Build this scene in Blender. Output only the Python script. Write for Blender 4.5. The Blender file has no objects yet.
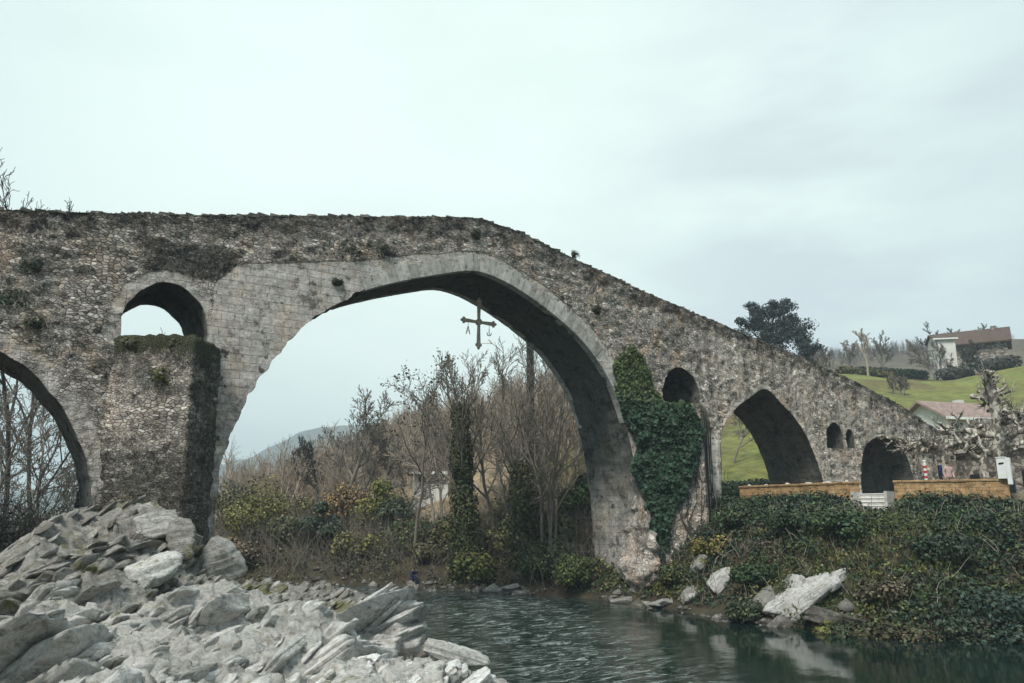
import bpy, math, random
import numpy as np
from mathutils import Vector, geometry, Matrix

random.seed(7)
RNG = np.random.default_rng(7)
scene = bpy.context.scene
COL = scene.collection
PI = math.pi

# ------------------------------------------------------------------ camera
FPX = 800.0
YAW = math.radians(33.1)
PITCH = math.atan(175.5 / FPX)
CAM = np.array([0.0, -32.0, 4.2])
Fv = np.array([math.sin(YAW) * math.cos(PITCH), math.cos(YAW) * math.cos(PITCH), math.sin(PITCH)])
Rv = np.array([math.cos(YAW), -math.sin(YAW), 0.0])
Uv = np.cross(Rv, Fv)
Hv = np.array([math.sin(YAW), math.cos(YAW), 0.0])


def ray(x, y):
    return Fv + Rv * (x - 512) / FPX + Uv * (341.5 - y) / FPX


def at(x, y, d):
    """the point of the place seen at pixel x, y of the photograph at ground distance d"""
    r = ray(x, y)
    return CAM + r * (d / (r @ Hv))


def on_z(x, y, z):
    r = ray(x, y)
    return CAM + r * ((z - CAM[2]) / r[2])


cam_d = bpy.data.cameras.new('camera')
cam_d.sensor_width = 36
cam_d.lens = FPX / 1024 * 36
cam_d.clip_start = 0.1
cam_d.clip_end = 6000
cam = bpy.data.objects.new('camera', cam_d)
COL.objects.link(cam)
M3 = Matrix((Vector(Rv), Vector(Uv), Vector(-Fv))).transposed()
cam.matrix_world = Matrix.Translation(Vector(CAM)) @ M3.to_4x4()
scene.camera = cam


# ------------------------------------------------------------------ numpy noise
def _hash(ix, iy, iz, s):
    h = (ix.astype(np.int64) * 374761393 + iy.astype(np.int64) * 668265263 + iz.astype(np.int64) * 2147483647 + s * 1274126177) & 0xFFFFFFFF
    h = ((h ^ (h >> 13)) * 1274126177) & 0xFFFFFFFF
    h = ((h ^ (h >> 16)) * 2246822519) & 0xFFFFFFFF
    h = h ^ (h >> 15)
    return (h & 0xFFFFFF) / float(0xFFFFFF)


def vnoise(p, s=0):
    """value noise -1..1 at Nx3 or Nx2 points"""
    p = np.asarray(p, float)
    if p.shape[1] == 2:
        p = np.c_[p, np.zeros(len(p))]
    i = np.floor(p).astype(np.int64)
    f = p - i
    f = f * f * f * (f * (f * 6 - 15) + 10)
    out = 0
    for dx in (0, 1):
        wx = f[:, 0] if dx else 1 - f[:, 0]
        for dy in (0, 1):
            wy = f[:, 1] if dy else 1 - f[:, 1]
            for dz in (0, 1):
                wz = f[:, 2] if dz else 1 - f[:, 2]
                out = out + wx * wy * wz * _hash(i[:, 0] + dx, i[:, 1] + dy, i[:, 2] + dz, s)
    return out * 2 - 1


def fbm(p, o=4, s=0, g=0.5):
    p = np.asarray(p, float)
    a, t, n = 1.0, 0, 0
    for k in range(o):
        t = t + a * vnoise(p * 2 ** k + 17.3 * k, s + k)
        n += a
        a *= g
    return t / n


def voronoi2(p, s=0):
    """F1, F2, cell hash a/b/c and the vector to the cell point"""
    i = np.floor(p).astype(np.int64)
    f1 = np.full(len(p), 9.0)
    f2 = np.full(len(p), 9.0)
    cx = np.zeros(len(p), np.int64)
    cy = np.zeros(len(p), np.int64)
    vx = np.zeros(len(p))
    vy = np.zeros(len(p))
    z0 = np.zeros(len(p), np.int64)
    for dx in (-1, 0, 1):
        for dy in (-1, 0, 1):
            gx, gy = i[:, 0] + dx, i[:, 1] + dy
            qx = gx + _hash(gx, gy, z0, s)
            qy = gy + _hash(gx, gy, z0 + 1, s)
            ex, ey = p[:, 0] - qx, p[:, 1] - qy
            d = np.hypot(ex, ey)
            m = d < f1
            f2 = np.where(m, f1, np.minimum(f2, d))
            f1 = np.where(m, d, f1)
            cx = np.where(m, gx, cx)
            cy = np.where(m, gy, cy)
            vx = np.where(m, ex, vx)
            vy = np.where(m, ey, vy)
    ha = _hash(cx, cy, z0 + 5, s) * 2 - 1
    hb = _hash(cx, cy, z0 + 6, s) * 2 - 1
    hc = _hash(cx, cy, z0 + 7, s) * 2 - 1
    return f1, f2, ha, hb, hc, vx, vy


def facets(p, s, hh, tilt, k):
    """soft-edged tilted planes, one per cell, and the distance between the two nearest cells"""
    i = np.floor(p).astype(np.int64)
    z0 = np.zeros(len(p), np.int64)
    sw = np.zeros(len(p))
    sv = np.zeros(len(p))
    f1 = np.full(len(p), 9.0)
    f2 = np.full(len(p), 9.0)
    for dx in (-1, 0, 1):
        for dy in (-1, 0, 1):
            gx, gy = i[:, 0] + dx, i[:, 1] + dy
            ex = p[:, 0] - gx - _hash(gx, gy, z0, s)
            ey = p[:, 1] - gy - _hash(gx, gy, z0 + 1, s)
            d2 = ex * ex + ey * ey
            d = np.sqrt(d2)
            f2 = np.where(d < f1, f1, np.minimum(f2, d))
            f1 = np.minimum(f1, d)
            w = np.exp(-k * d2)
            v = hh * (_hash(gx, gy, z0 + 5, s) * 2 - 1) + tilt * ((_hash(gx, gy, z0 + 6, s) * 2 - 1) * ex + (_hash(gx, gy, z0 + 7, s) * 2 - 1) * ey)
            sw += w
            sv += w * v
    return sv / (sw + 1e-12), f2 - f1


def sstep(a, b, x):
    t = np.clip((x - a) / (b - a), 0, 1)
    return t * t * (3 - 2 * t)


def interp(x, pts):
    pts = np.array(pts, float)
    return np.interp(x, pts[:, 0], pts[:, 1])


# ------------------------------------------------------------------ objects
def tag(o, label=None, cat=None, group=None, kind=None):
    if label:
        o['label'] = label
    if cat:
        o['category'] = cat
    if group:
        o['group'] = group
    if kind:
        o['kind'] = kind
    return o


def empty(name, loc=(0, 0, 0), rz=0):
    o = bpy.data.objects.new(name, None)
    o.location = loc
    o.rotation_euler = (0, 0, rz)
    o.empty_display_size = 0.2
    COL.objects.link(o)
    return o


def mesh_np(name, v, faces, uv=None, cols=None, smooth=False, mat=None, parent=None):
    """faces: an int array NxK or a list of arrays; uv: per vertex Nx2; cols: {name: Nx3/Nx4 per vertex}"""
    me = bpy.data.meshes.new(name)
    v = np.asarray(v, np.float32)
    if isinstance(faces, np.ndarray):
        faces = [faces]
    faces = [f for f in faces if len(f)]
    loops = np.concatenate([f.ravel() for f in faces]).astype(np.int32)
    tot = np.concatenate([np.full(len(f), f.shape[1], np.int32) for f in faces])
    start = np.r_[0, np.cumsum(tot)[:-1]].astype(np.int32)
    me.vertices.add(len(v))
    me.vertices.foreach_set('co', v.ravel())
    me.loops.add(len(loops))
    me.loops.foreach_set('vertex_index', loops)
    me.polygons.add(len(tot))
    me.polygons.foreach_set('loop_start', start)
    me.polygons.foreach_set('loop_total', tot)
    if smooth:
        me.polygons.foreach_set('use_smooth', np.ones(len(tot), bool))
    me.update(calc_edges=True)
    if uv is not None:
        ul = me.uv_layers.new(name='UVMap')
        ul.data.foreach_set('uv', np.asarray(uv, np.float32)[loops].ravel())
    for k, c in (cols or {}).items():
        c = np.asarray(c, np.float32)
        if c.ndim == 1:
            c = np.c_[c, c, c]
        if c.shape[1] == 3:
            c = np.c_[c, np.ones(len(c), np.float32)]
        at_ = me.attributes.new(k, 'FLOAT_COLOR', 'POINT')
        at_.data.foreach_set('color', c.ravel())
    if mat:
        me.materials.append(mat)
    o = bpy.data.objects.new(name, me)
    COL.objects.link(o)
    if parent:
        o.parent = parent
    return o


def grid_faces(nu, nv, close_u=False):
    u = np.arange(nu if close_u else nu - 1)
    vv = np.arange(nv - 1)
    U_, V_ = np.meshgrid(u, vv, indexing='ij')
    U2 = (U_ + 1) % nu
    return np.stack([U_ * nv + V_, U2 * nv + V_, U2 * nv + V_ + 1, U_ * nv + V_ + 1], -1).reshape(-1, 4)


class MB:
    """collects boxes, prisms and tubes and links them as one mesh object"""

    def __init__(self):
        self.v, self.f = [], []

    def add(self, v, f):
        b = len(self.v)
        self.v += [tuple(map(float, p)) for p in v]
        self.f += [tuple(int(i) + b for i in q) for q in f]

    def box(self, c, s, rz=0.0, cham=0.0, jit=0.0):
        x, y, z = s[0] / 2, s[1] / 2, s[2] / 2
        ca, sa = math.cos(rz), math.sin(rz)
        P = []
        for dz in (-z, z):
            for dx, dy in ((-x, -y), (x, -y), (x, y), (-x, y)):
                dx, dy, dd = dx + random.uniform(-jit, jit), dy + random.uniform(-jit, jit), dz + random.uniform(-jit, jit)
                P.append((c[0] + dx * ca - dy * sa, c[1] + dx * sa + dy * ca, c[2] + dd))
        self.add(P, [(3, 2, 1, 0), (4, 5, 6, 7), (0, 1, 5, 4), (1, 2, 6, 5), (2, 3, 7, 6), (3, 0, 4, 7)])

    def tube(self, pts, rad, k=6, cap=True):
        v, f = tube(np.array(pts, float), np.array(rad, float) if np.ndim(rad) else np.full(len(pts), rad), k)
        f = [tuple(q) for q in f]
        if cap:
            f.append(tuple(range(k))[::-1])
            f.append(tuple(range((len(pts) - 1) * k, len(pts) * k)))
        self.add(v, f)

    def prism(self, poly, y0, y1, M=None):
        n = len(poly)
        P = [(p[0], y0, p[1]) for p in poly] + [(p[0], y1, p[1]) for p in poly]
        if M is not None:
            P = [tuple(M @ Vector(p)) for p in P]
        self.add(P, [tuple(range(n)), tuple(range(2 * n - 1, n - 1, -1))] + [(i, i + n, (i + 1) % n + n, (i + 1) % n) for i in range(n)])

    def build(self, name, mat, parent=None, smooth=False, bevel=0):
        me = bpy.data.meshes.new(name)
        me.from_pydata(self.v, [], self.f)
        me.materials.append(mat)
        if smooth:
            for p in me.polygons:
                p.use_smooth = True
        o = bpy.data.objects.new(name, me)
        COL.objects.link(o)
        if parent:
            o.parent = parent
        if bevel:
            m = o.modifiers.new('bevel', 'BEVEL')
            m.width = bevel
            m.segments = 2
            m.limit_method = 'ANGLE'
        return o


def tube(P, r, k):
    T = np.gradient(P, axis=0)
    T /= np.linalg.norm(T, axis=1)[:, None] + 1e-9
    ref = np.array([0.0, 0, 1]) if abs(T[0][2]) < 0.9 else np.array([1.0, 0, 0])
    A = np.cross(T, ref)
    A /= np.linalg.norm(A, axis=1)[:, None] + 1e-9
    B = np.cross(T, A)
    th = np.linspace(0, 2 * PI, k, endpoint=False)
    V = P[:, None] + r[:, None, None] * (A[:, None] * np.cos(th)[None, :, None] + B[:, None] * np.sin(th)[None, :, None])
    n = len(P)
    i, j = np.meshgrid(np.arange(n - 1), np.arange(k), indexing='ij')
    j2 = (j + 1) % k
    F = np.stack([i * k + j, i * k + j2, (i + 1) * k + j2, (i + 1) * k + j], -1).reshape(-1, 4)
    return V.reshape(-1, 3), F


# ------------------------------------------------------------------ node helpers
class NT:
    def __init__(self, name):
        self.m = bpy.data.materials.new(name)
        self.m.use_nodes = True
        self.t = self.m.node_tree
        self.n = self.t.nodes
        self.b = self.n['Principled BSDF']
        self.b.inputs['Specular IOR Level'].default_value = 0.25

    def new(self, ty, **kw):
        n = self.n.new(ty)
        for k, v in kw.items():
            setattr(n, k, v)
        return n

    def put(self, sock, v):
        if isinstance(v, bpy.types.NodeSocket):
            self.t.links.new(v, sock)
        else:
            sock.default_value = v

    def uv(self):
        return self.new('ShaderNodeUVMap', uv_map='UVMap').outputs[0]

    def obj(self):
        return self.new('ShaderNodeTexCoord').outputs['Object']

    def mapping(self, vec, scale=(1, 1, 1), loc=(0, 0, 0), rot=(0, 0, 0)):
        n = self.new('ShaderNodeMapping')
        self.put(n.inputs['Vector'], vec)
        n.inputs['Scale'].default_value = scale
        n.inputs['Location'].default_value = loc
        n.inputs['Rotation'].default_value = rot
        return n.outputs[0]

    def noise(self, vec, scale, detail=4, rough=0.55, dist=0, out='Fac'):
        n = self.new('ShaderNodeTexNoise')
        self.put(n.inputs['Vector'], vec)
        n.inputs['Scale'].default_value = scale
        n.inputs['Detail'].default_value = detail
        n.inputs['Roughness'].default_value = rough
        n.inputs['Distortion'].default_value = dist
        return n.outputs[out]

    def vor(self, vec, scale, feature='F1', dims='3D', out='Color', rnd=1):
        n = self.new('ShaderNodeTexVoronoi', feature=feature, voronoi_dimensions=dims)
        self.put(n.inputs['Vector'], vec)
        n.inputs['Scale'].default_value = scale
        n.inputs['Randomness'].default_value = rnd
        return n.outputs[out]

    def ramp(self, fac, stops, interp='LINEAR'):
        n = self.new('ShaderNodeValToRGB')
        n.color_ramp.interpolation = interp
        e = n.color_ramp.elements
        while len(e) < len(stops):
            e.new(0.5)
        for i, (p, c) in enumerate(stops):
            e[i].position = p
            if not hasattr(c, '__len__'):
                c = (c, c, c)
            e[i].color = (*c, 1)
        self.put(n.inputs[0], fac)
        return n.outputs[0]

    def mix(self, fac, a, b, mode='MIX'):
        n = self.new('ShaderNodeMix', data_type='RGBA', blend_type=mode)
        self.put(n.inputs[0], fac)
        for s, v in ((n.inputs[6], a), (n.inputs[7], b)):
            if not isinstance(v, bpy.types.NodeSocket) and not hasattr(v, '__len__'):
                v = (v, v, v)
            if not isinstance(v, bpy.types.NodeSocket) and len(v) == 3:
                v = (*v, 1)
            self.put(s, v)
        return n.outputs[2]

    def math(self, op, a, b=0.0, clamp=False):
        n = self.new('ShaderNodeMath', operation=op, use_clamp=clamp)
        self.put(n.inputs[0], a)
        self.put(n.inputs[1], b)
        return n.outputs[0]

    def attr(self, name, out='Color'):
        return self.new('ShaderNodeAttribute', attribute_name=name).outputs[out]

    def sep(self, c):
        n = self.new('ShaderNodeSeparateColor')
        self.put(n.inputs[0], c)
        return n.outputs

    def island(self):
        return self.new('ShaderNodeNewGeometry').outputs['Random Per Island']

    def bump(self, h, strength=0.5, dist=0.05):
        n = self.new('ShaderNodeBump')
        self.put(n.inputs['Height'], h)
        n.inputs['Strength'].default_value = strength
        n.inputs['Distance'].default_value = dist
        self.put(self.b.inputs['Normal'], n.outputs[0])

    def done(self, col, rough=0.9):
        self.put(self.b.inputs['Base Color'], col if isinstance(col, bpy.types.NodeSocket) or len(col) == 4 else (*col, 1))
        self.put(self.b.inputs['Roughness'], rough)
        return self.m


def simple(name, c, rough=0.8, var=0.25, scale=6.0, metal=0.0):
    t = NT(name)
    n = t.noise(t.obj(), scale, 5, 0.6)
    lo = tuple(x * (1 - var) for x in c)
    hi = tuple(min(1, x * (1 + var)) for x in c)
    col = t.ramp(n, [(0.3, lo), (0.7, hi)])
    t.b.inputs['Metallic'].default_value = metal
    t.bump(n, 0.15, 0.02)
    return t.done(col, rough)


# ------------------------------------------------------------------ materials
def masonry_material():
    """old rubble and ashlar. zone: r ashlar, g dark staining and painted pier shade, b moss; zone2: r run-off streaks, g warm tint, b shade painted into the vaults"""
    t = NT('old_masonry')
    uv = t.uv()
    zone = t.sep(t.attr('zone'))
    zone2 = t.sep(t.attr('zone2'))
    wob = t.noise(uv, 2.2, 3, 0.6, out='Color')
    uvw = t.mix(0.06, uv, wob, 'ADD')
    # rubble
    ru = t.mapping(uvw, (1.0, 1.75, 1))
    r1 = t.sep(t.vor(ru, 5.0, 'F1', '2D'))
    e1 = t.vor(ru, 5.0, 'DISTANCE_TO_EDGE', '2D', 'Distance')
    ru2 = t.mapping(uvw, (1.0, 1.5, 1), (3.3, 1.7, 0))
    r2 = t.sep(t.vor(ru2, 9.5, 'F1', '2D'))
    e2 = t.vor(ru2, 9.5, 'DISTANCE_TO_EDGE', '2D', 'Distance')
    stone = [(0.0, (0.12, 0.108, 0.096)), (0.2, (0.26, 0.232, 0.205)), (0.5, (0.395, 0.352, 0.31)), (0.74, (0.49, 0.44, 0.39)), (0.9, (0.62, 0.57, 0.51)), (1.0, (0.78, 0.75, 0.70))]
    big = t.ramp(r1[0], stone)
    small = t.ramp(r2[1], stone)
    which = t.ramp(t.noise(uv, 0.55, 3, 0.6), [(0.46, 0), (0.56, 1)])
    rub = t.mix(which, big, small)
    jr = t.mix(which, t.ramp(e1, [(0.0, 0.50), (0.10, 1.0)]), t.ramp(e2, [(0.0, 0.55), (0.12, 1.0)]))
    fine = t.noise(uv, 14, 5, 0.7)
    rub = t.mix(1.0, rub, t.ramp(fine, [(0.3, 0.60), (0.5, 1.0), (0.7, 1.36)]), 'MULTIPLY')
    rub = t.mix(1.0, rub, jr, 'MULTIPLY')
    hr = t.math('ADD', t.math('MULTIPLY', t.mix(which, t.ramp(e1, [(0.0, 0), (0.16, 1)]), t.ramp(e2, [(0.0, 0), (0.16, 1)])), 0.8), t.math('MULTIPLY', r1[2], 0.5))
    # ashlar
    br = t.new('ShaderNodeTexBrick', offset=0.5, squash=0.8, squash_frequency=3)
    t.put(br.inputs['Vector'], t.mix(0.09, uv, wob, 'ADD'))
    for k, v in (('Color1', (0.44, 0.405, 0.37, 1)), ('Color2', (0.58, 0.545, 0.505, 1)), ('Mortar', (0.22, 0.20, 0.175, 1))):
        br.inputs[k].default_value = v
    for k, v in (('Scale', 1.0), ('Mortar Size', 0.013), ('Mortar Smooth', 0.4), ('Bias', 0.0), ('Brick Width', 0.62), ('Row Height', 0.33)):
        br.inputs[k].default_value = v
    ash = t.mix(0.60, br.outputs['Color'], t.ramp(t.noise(uv, 1.6, 6, 0.7), [(0.28, (0.22, 0.19, 0.165)), (0.45, (0.44, 0.40, 0.36)), (0.6, (0.58, 0.55, 0.51)), (0.8, (0.72, 0.70, 0.66))]))
    ash = t.mix(1.0, ash, t.ramp(t.noise(uv, 6, 8, 0.85), [(0.34, 0.28), (0.44, 0.8), (0.54, 1.08), (0.66, 1.45)]), 'MULTIPLY')
    pits = t.ramp(t.noise(t.mapping(uv, (1, 1, 1), (9, 4, 0)), 2.1, 3, 0.5), [(0.64, 1.0), (0.70, 0.25)])
    ash = t.mix(1.0, ash, pits, 'MULTIPLY')
    ha = t.math('MULTIPLY', br.outputs['Fac'], -0.8)
    za = t.ramp(t.math('ADD', zone[0], t.math('MULTIPLY', t.math('SUBTRACT', t.noise(uv, 1.7, 5, 0.7), 0.5), 0.9)), [(0.40, 0), (0.60, 1)])
    col = t.mix(za, rub, ash)
    # warm ochre and rust patches
    warm = t.math('MULTIPLY', t.ramp(t.noise(t.mapping(uv, (1, 0.6, 1), (3, 8, 0)), 0.9, 5, 0.65), [(0.5, 0), (0.66, 1)]), t.math('ADD', 0.45, zone2[1]), True)
    col = t.mix(t.math('MULTIPLY', warm, 0.55), col, t.mix(1.0, col, (1.35, 0.98, 0.66), 'MULTIPLY'))
    # run-off streaks, dark and limy
    st = t.noise(t.mapping(uv, (1.5, 0.10, 1)), 1.0, 6, 0.72)
    st2 = t.noise(t.mapping(uv, (2.6, 0.16, 1), (5, 2, 0)), 1.0, 5, 0.7)
    col = t.mix(zone2[0], col, t.mix(1.0, col, t.ramp(st, [(0.36, 0.42), (0.5, 1.0), (0.62, 1.45)]), 'MULTIPLY'))
    lime = t.math('MULTIPLY', t.ramp(st2, [(0.48, 0), (0.62, 1)]), t.math('MULTIPLY', zone2[0], 0.7))
    col = t.mix(lime, col, t.ramp(fine, [(0.3, (0.38, 0.345, 0.305)), (0.7, (0.66, 0.62, 0.565))]))
    col = t.mix(zone2[0], col, t.mix(1.0, col, (1.38, 1.36, 1.33), 'MULTIPLY'))
    # dark biological staining; also carries shade painted on the left pier's right facet
    sn = t.noise(uv, 1.1, 6, 0.72)
    dk = t.ramp(t.math('ADD', zone[1], t.math('MULTIPLY', t.math('SUBTRACT', sn, 0.5), 1.5)), [(0.35, 0), (0.75, 1)])
    col = t.mix(t.math('MULTIPLY', dk, 0.9), col, t.mix(1.0, col, (0.19, 0.20, 0.195), 'MULTIPLY'))
    patch = t.ramp(t.noise(t.mapping(uv, (1, 1, 1), (2, 11, 0)), 0.8, 7, 0.8), [(0.53, 0), (0.60, 1)])
    col = t.mix(t.math('MULTIPLY', patch, 0.85), col, t.mix(1.0, col, (0.26, 0.26, 0.25), 'MULTIPLY'))
    ms = t.ramp(t.math('ADD', zone[2], t.math('MULTIPLY', t.math('SUBTRACT', t.noise(uv, 2.6, 6, 0.75), 0.5), 1.6)), [(0.5, 0), (0.8, 1)])
    col = t.mix(t.math('MULTIPLY', ms, 0.85), col, t.ramp(fine, [(0.3, (0.030, 0.036, 0.020)), (0.7, (0.085, 0.09, 0.04))]))
    vault_shade = t.mix(1.0, col, (0.155, 0.178, 0.178), 'MULTIPLY')  # darkened stone colour standing in for the shade under the arches
    col = t.mix(zone2[2], col, vault_shade)
    hh = t.math('ADD', t.mix(za, hr, ha), t.math('MULTIPLY', fine, 0.55))
    t.bump(hh, 1.0, 0.08)
    return t.done(col, 0.92)


def voussoir_material(name='arch_stone', dim=1.0, tint=(1, 1, 1)):
    t = NT(name)
    o = t.obj()
    base = t.ramp(t.island(), [(x_, tuple(a_ * dim * b_ for a_, b_ in zip(c_, tint))) for x_, c_ in ((0, (0.33, 0.315, 0.285)), (0.5, (0.43, 0.415, 0.38)), (1, (0.54, 0.52, 0.48)))])
    n = t.noise(o, 3.0, 6, 0.72)
    col = t.mix(1.0, base, t.ramp(n, [(0.33, 0.35), (0.45, 0.85), (0.7, 1.25)]), 'MULTIPLY')
    st = t.noise(t.mapping(o, (1.6, 1, 0.25)), 1.3, 5, 0.7)
    col = t.mix(t.ramp(st, [(0.55, 0), (0.7, 0.6)]), col, t.mix(1.0, col, (0.42, 0.42, 0.40), 'MULTIPLY'))
    t.bump(t.math('ADD', n, t.noise(o, 18, 4, 0.7)), 0.5, 0.04)
    return t.done(col, 0.9)


def rock_material(name, light=1.0, moss=1.0):
    """limestone. uv runs along and across the bedding; crev: r tone of the slab, g weathering, b moss"""
    t = NT(name)
    o = t.obj()
    uv = t.uv()
    cr = t.sep(t.attr('crev'))
    n1 = t.noise(o, 1.6, 7, 0.7)
    n2 = t.noise(o, 13, 8, 0.82)
    n3 = t.noise(t.mapping(t.mix(0.04, uv, t.noise(uv, 3, 3, 0.6, out='Color'), 'ADD'), (0.55, 9.0, 1)), 1.0, 7, 0.74)
    n4 = t.noise(t.mapping(uv, (1.3, 3.0, 1)), 2.0, 8, 0.8)
    L = lambda *c: tuple(x * light for x in c)
    col = t.ramp(t.math('ADD', t.math('MULTIPLY', n1, 0.6), t.math('MULTIPLY', cr[0], 0.4)), [(0.25, L(0.36, 0.35, 0.325)), (0.5, L(0.58, 0.57, 0.54)), (0.72, L(0.78, 0.77, 0.745))])
    col = t.mix(1.0, col, t.ramp(n2, [(0.33, 0.36), (0.43, 0.86), (0.53, 1.06), (0.68, 1.35)]), 'MULTIPLY')
    col = t.mix(0.8, col, t.mix(1.0, col, t.ramp(n3, [(0.34, 0.28), (0.43, 0.85), (0.55, 1.05), (0.68, 1.3)]), 'MULTIPLY'))
    b1 = t.ramp(n4, [(0.52, 0), (0.60, 1)])
    col = t.mix(t.math('MULTIPLY', b1, 0.6), col, t.mix(1.0, col, (0.46, 0.40, 0.32), 'MULTIPLY'))
    b2 = t.ramp(t.noise(t.mapping(o, (1, 1, 1.6), (1, 3, 6)), 3.4, 8, 0.82), [(0.55, 0), (0.62, 1)])
    col = t.mix(t.math('MULTIPLY', b2, 0.72), col, t.mix(1.0, col, (0.24, 0.235, 0.225), 'MULTIPLY'))
    dark = t.math('MULTIPLY', cr[1], t.ramp(t.noise(o, 2.3, 8, 0.78), [(0.32, 0.45), (0.52, 1.0)]))
    col = t.mix(dark, col, t.mix(1.0, col, (0.17, 0.155, 0.122), 'MULTIPLY'))
    mm = t.ramp(t.math('ADD', cr[2], t.math('MULTIPLY', t.math('SUBTRACT', t.noise(o, 4.5, 6, 0.75), 0.5), 1.3)), [(0.60, 0), (0.80, 1)])
    col = t.mix(t.math('MULTIPLY', mm, 0.9 * moss), col, t.ramp(n2, [(0.3, (0.05, 0.055, 0.018)), (0.7, (0.17, 0.16, 0.055))]))
    hh = t.math('ADD', t.math('MULTIPLY', n2, 0.6), t.math('ADD', t.math('MULTIPLY', n3, 1.2), t.math('MULTIPLY', n4, 0.8)))
    t.bump(hh, 0.9, 0.06)
    return t.done(col, 0.9)


def leaf_material():
    t = NT('leaf')
    c = t.attr('Col')
    col = t.mix(1.0, c, t.ramp(t.island(), [(0, 0.45), (0.6, 1.0), (1, 1.55)]), 'MULTIPLY')
    t.b.inputs['Subsurface Weight'].default_value = 0.0
    t.b.inputs['Specular IOR Level'].default_value = 0.3
    return t.done(col, 0.6)


def bark_material(name, a, b):
    t = NT(name)
    o = t.obj()
    n = t.noise(t.mapping(o, (1, 1, 0.3)), 6, 5, 0.7)
    col = t.ramp(n, [(0.3, a), (0.7, b)])
    t.bump(n, 0.6, 0.03)
    return t.done(col, 0.9)


def plane_bark():
    t = NT('plane_tree_bark')
    o = t.obj()
    n = t.vor(t.mapping(t.mix(0.2, o, t.noise(o, 4, 3, 0.6, out='Color'), 'ADD'), (1, 1, 0.7)), 7, 'F1')
    col = t.ramp(t.sep(n)[0], [(0.0, (0.09, 0.075, 0.06)), (0.45, (0.18, 0.155, 0.13)), (0.6, (0.36, 0.33, 0.28)), (1, (0.56, 0.53, 0.47))], 'LINEAR')
    t.bump(t.noise(o, 10, 4, 0.7), 0.5, 0.03)
    return t.done(col, 0.85)


def ground_material():
    t = NT('earth_and_grass')
    o = t.obj()
    c = t.attr('Col')
    n = t.noise(o, 0.8, 8, 0.75)
    n2 = t.noise(o, 0.09, 6, 0.7)
    col = t.mix(1.0, c, t.ramp(n, [(0.3, 0.45), (0.7, 1.5)]), 'MULTIPLY')
    n3 = t.noise(t.mapping(o, (1, 1, 1), (9, 4, 0)), 0.22, 8, 0.78)
    col = t.mix(t.ramp(n3, [(0.46, 0), (0.62, 0.6)]), col, t.mix(1.0, col, (0.95, 0.72, 0.62), 'MULTIPLY'))
    col = t.mix(1.0, col, t.ramp(n2, [(0.3, (0.75, 0.72, 0.7)), (0.7, (1.25, 1.22, 1.0))]), 'MULTIPLY')
    t.bump(n, 0.6, 0.2)
    return t.done(col, 0.95)


def water_material():
    t = NT('river_water')
    o = t.obj()
    rip = t.noise(t.mapping(o, (0.55, 1.25, 1), (0, 0, 0), (0, 0, -0.62)), 1.7, 5, 0.6, 0.8)
    rip2 = t.noise(t.mapping(o, (1.0, 0.7, 1), (3, 0, 0), (0, 0, -0.4)), 9.0, 3, 0.55)
    fo = t.sep(t.attr('foam'))
    fn = t.noise(t.mapping(o, (0.75, 2.3, 1), (0, 0, 0), (0, 0, -0.62)), 1.5, 7, 0.76, 1.2)
    fm = t.math('MULTIPLY', t.ramp(fn, [(0.50, 0), (0.66, 1)]), fo[0])
    col = t.mix(t.math('MULTIPLY', fm, 0.75), (0.007, 0.017, 0.014), (0.46, 0.53, 0.51))
    t.b.inputs['IOR'].default_value = 1.33
    t.b.inputs['Specular IOR Level'].default_value = 0.5
    h = t.math('ADD', t.math('MULTIPLY', rip, t.math('ADD', 0.03, t.math('MULTIPLY', fo[0], 0.6))), t.math('MULTIPLY', rip2, t.math('ADD', 0.006, t.math('MULTIPLY', fo[0], 0.05))))
    t.bump(h, 0.55, 0.16)
    return t.done(col, t.math('ADD', 0.06, t.math('MULTIPLY', fm, 0.5)))


def roof_material(name, c):
    t = NT(name)
    o = t.obj()
    w = t.new('ShaderNodeTexWave', wave_type='BANDS', bands_direction='X')
    t.put(w.inputs['Vector'], o)
    w.inputs['Scale'].default_value = 2.2
    w.inputs['Distortion'].default_value = 0.6
    n = t.noise(o, 2.0, 6, 0.7)
    col = t.ramp(n, [(0.3, tuple(x * 0.6 for x in c)), (0.7, tuple(x * 1.3 for x in c))])
    t.bump(w.outputs['Fac'], 0.7, 0.06)
    return t.done(col, 0.85)


MASON = masonry_material()
VOUS = voussoir_material()
ROCK = rock_material('limestone', 1.0)
ROCKD = rock_material('river_limestone', 0.82, 1.2)
LEAF = leaf_material()
BARK = bark_material('grey_bark', (0.12, 0.105, 0.085), (0.26, 0.235, 0.195))
BARKD = bark_material('dark_bark', (0.03, 0.028, 0.024), (0.085, 0.078, 0.066))
BARKT = bark_material('pale_bark', (0.24, 0.20, 0.16), (0.44, 0.385, 0.315))
PLANE = plane_bark()
GROUND = ground_material()
WATER = water_material()


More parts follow.
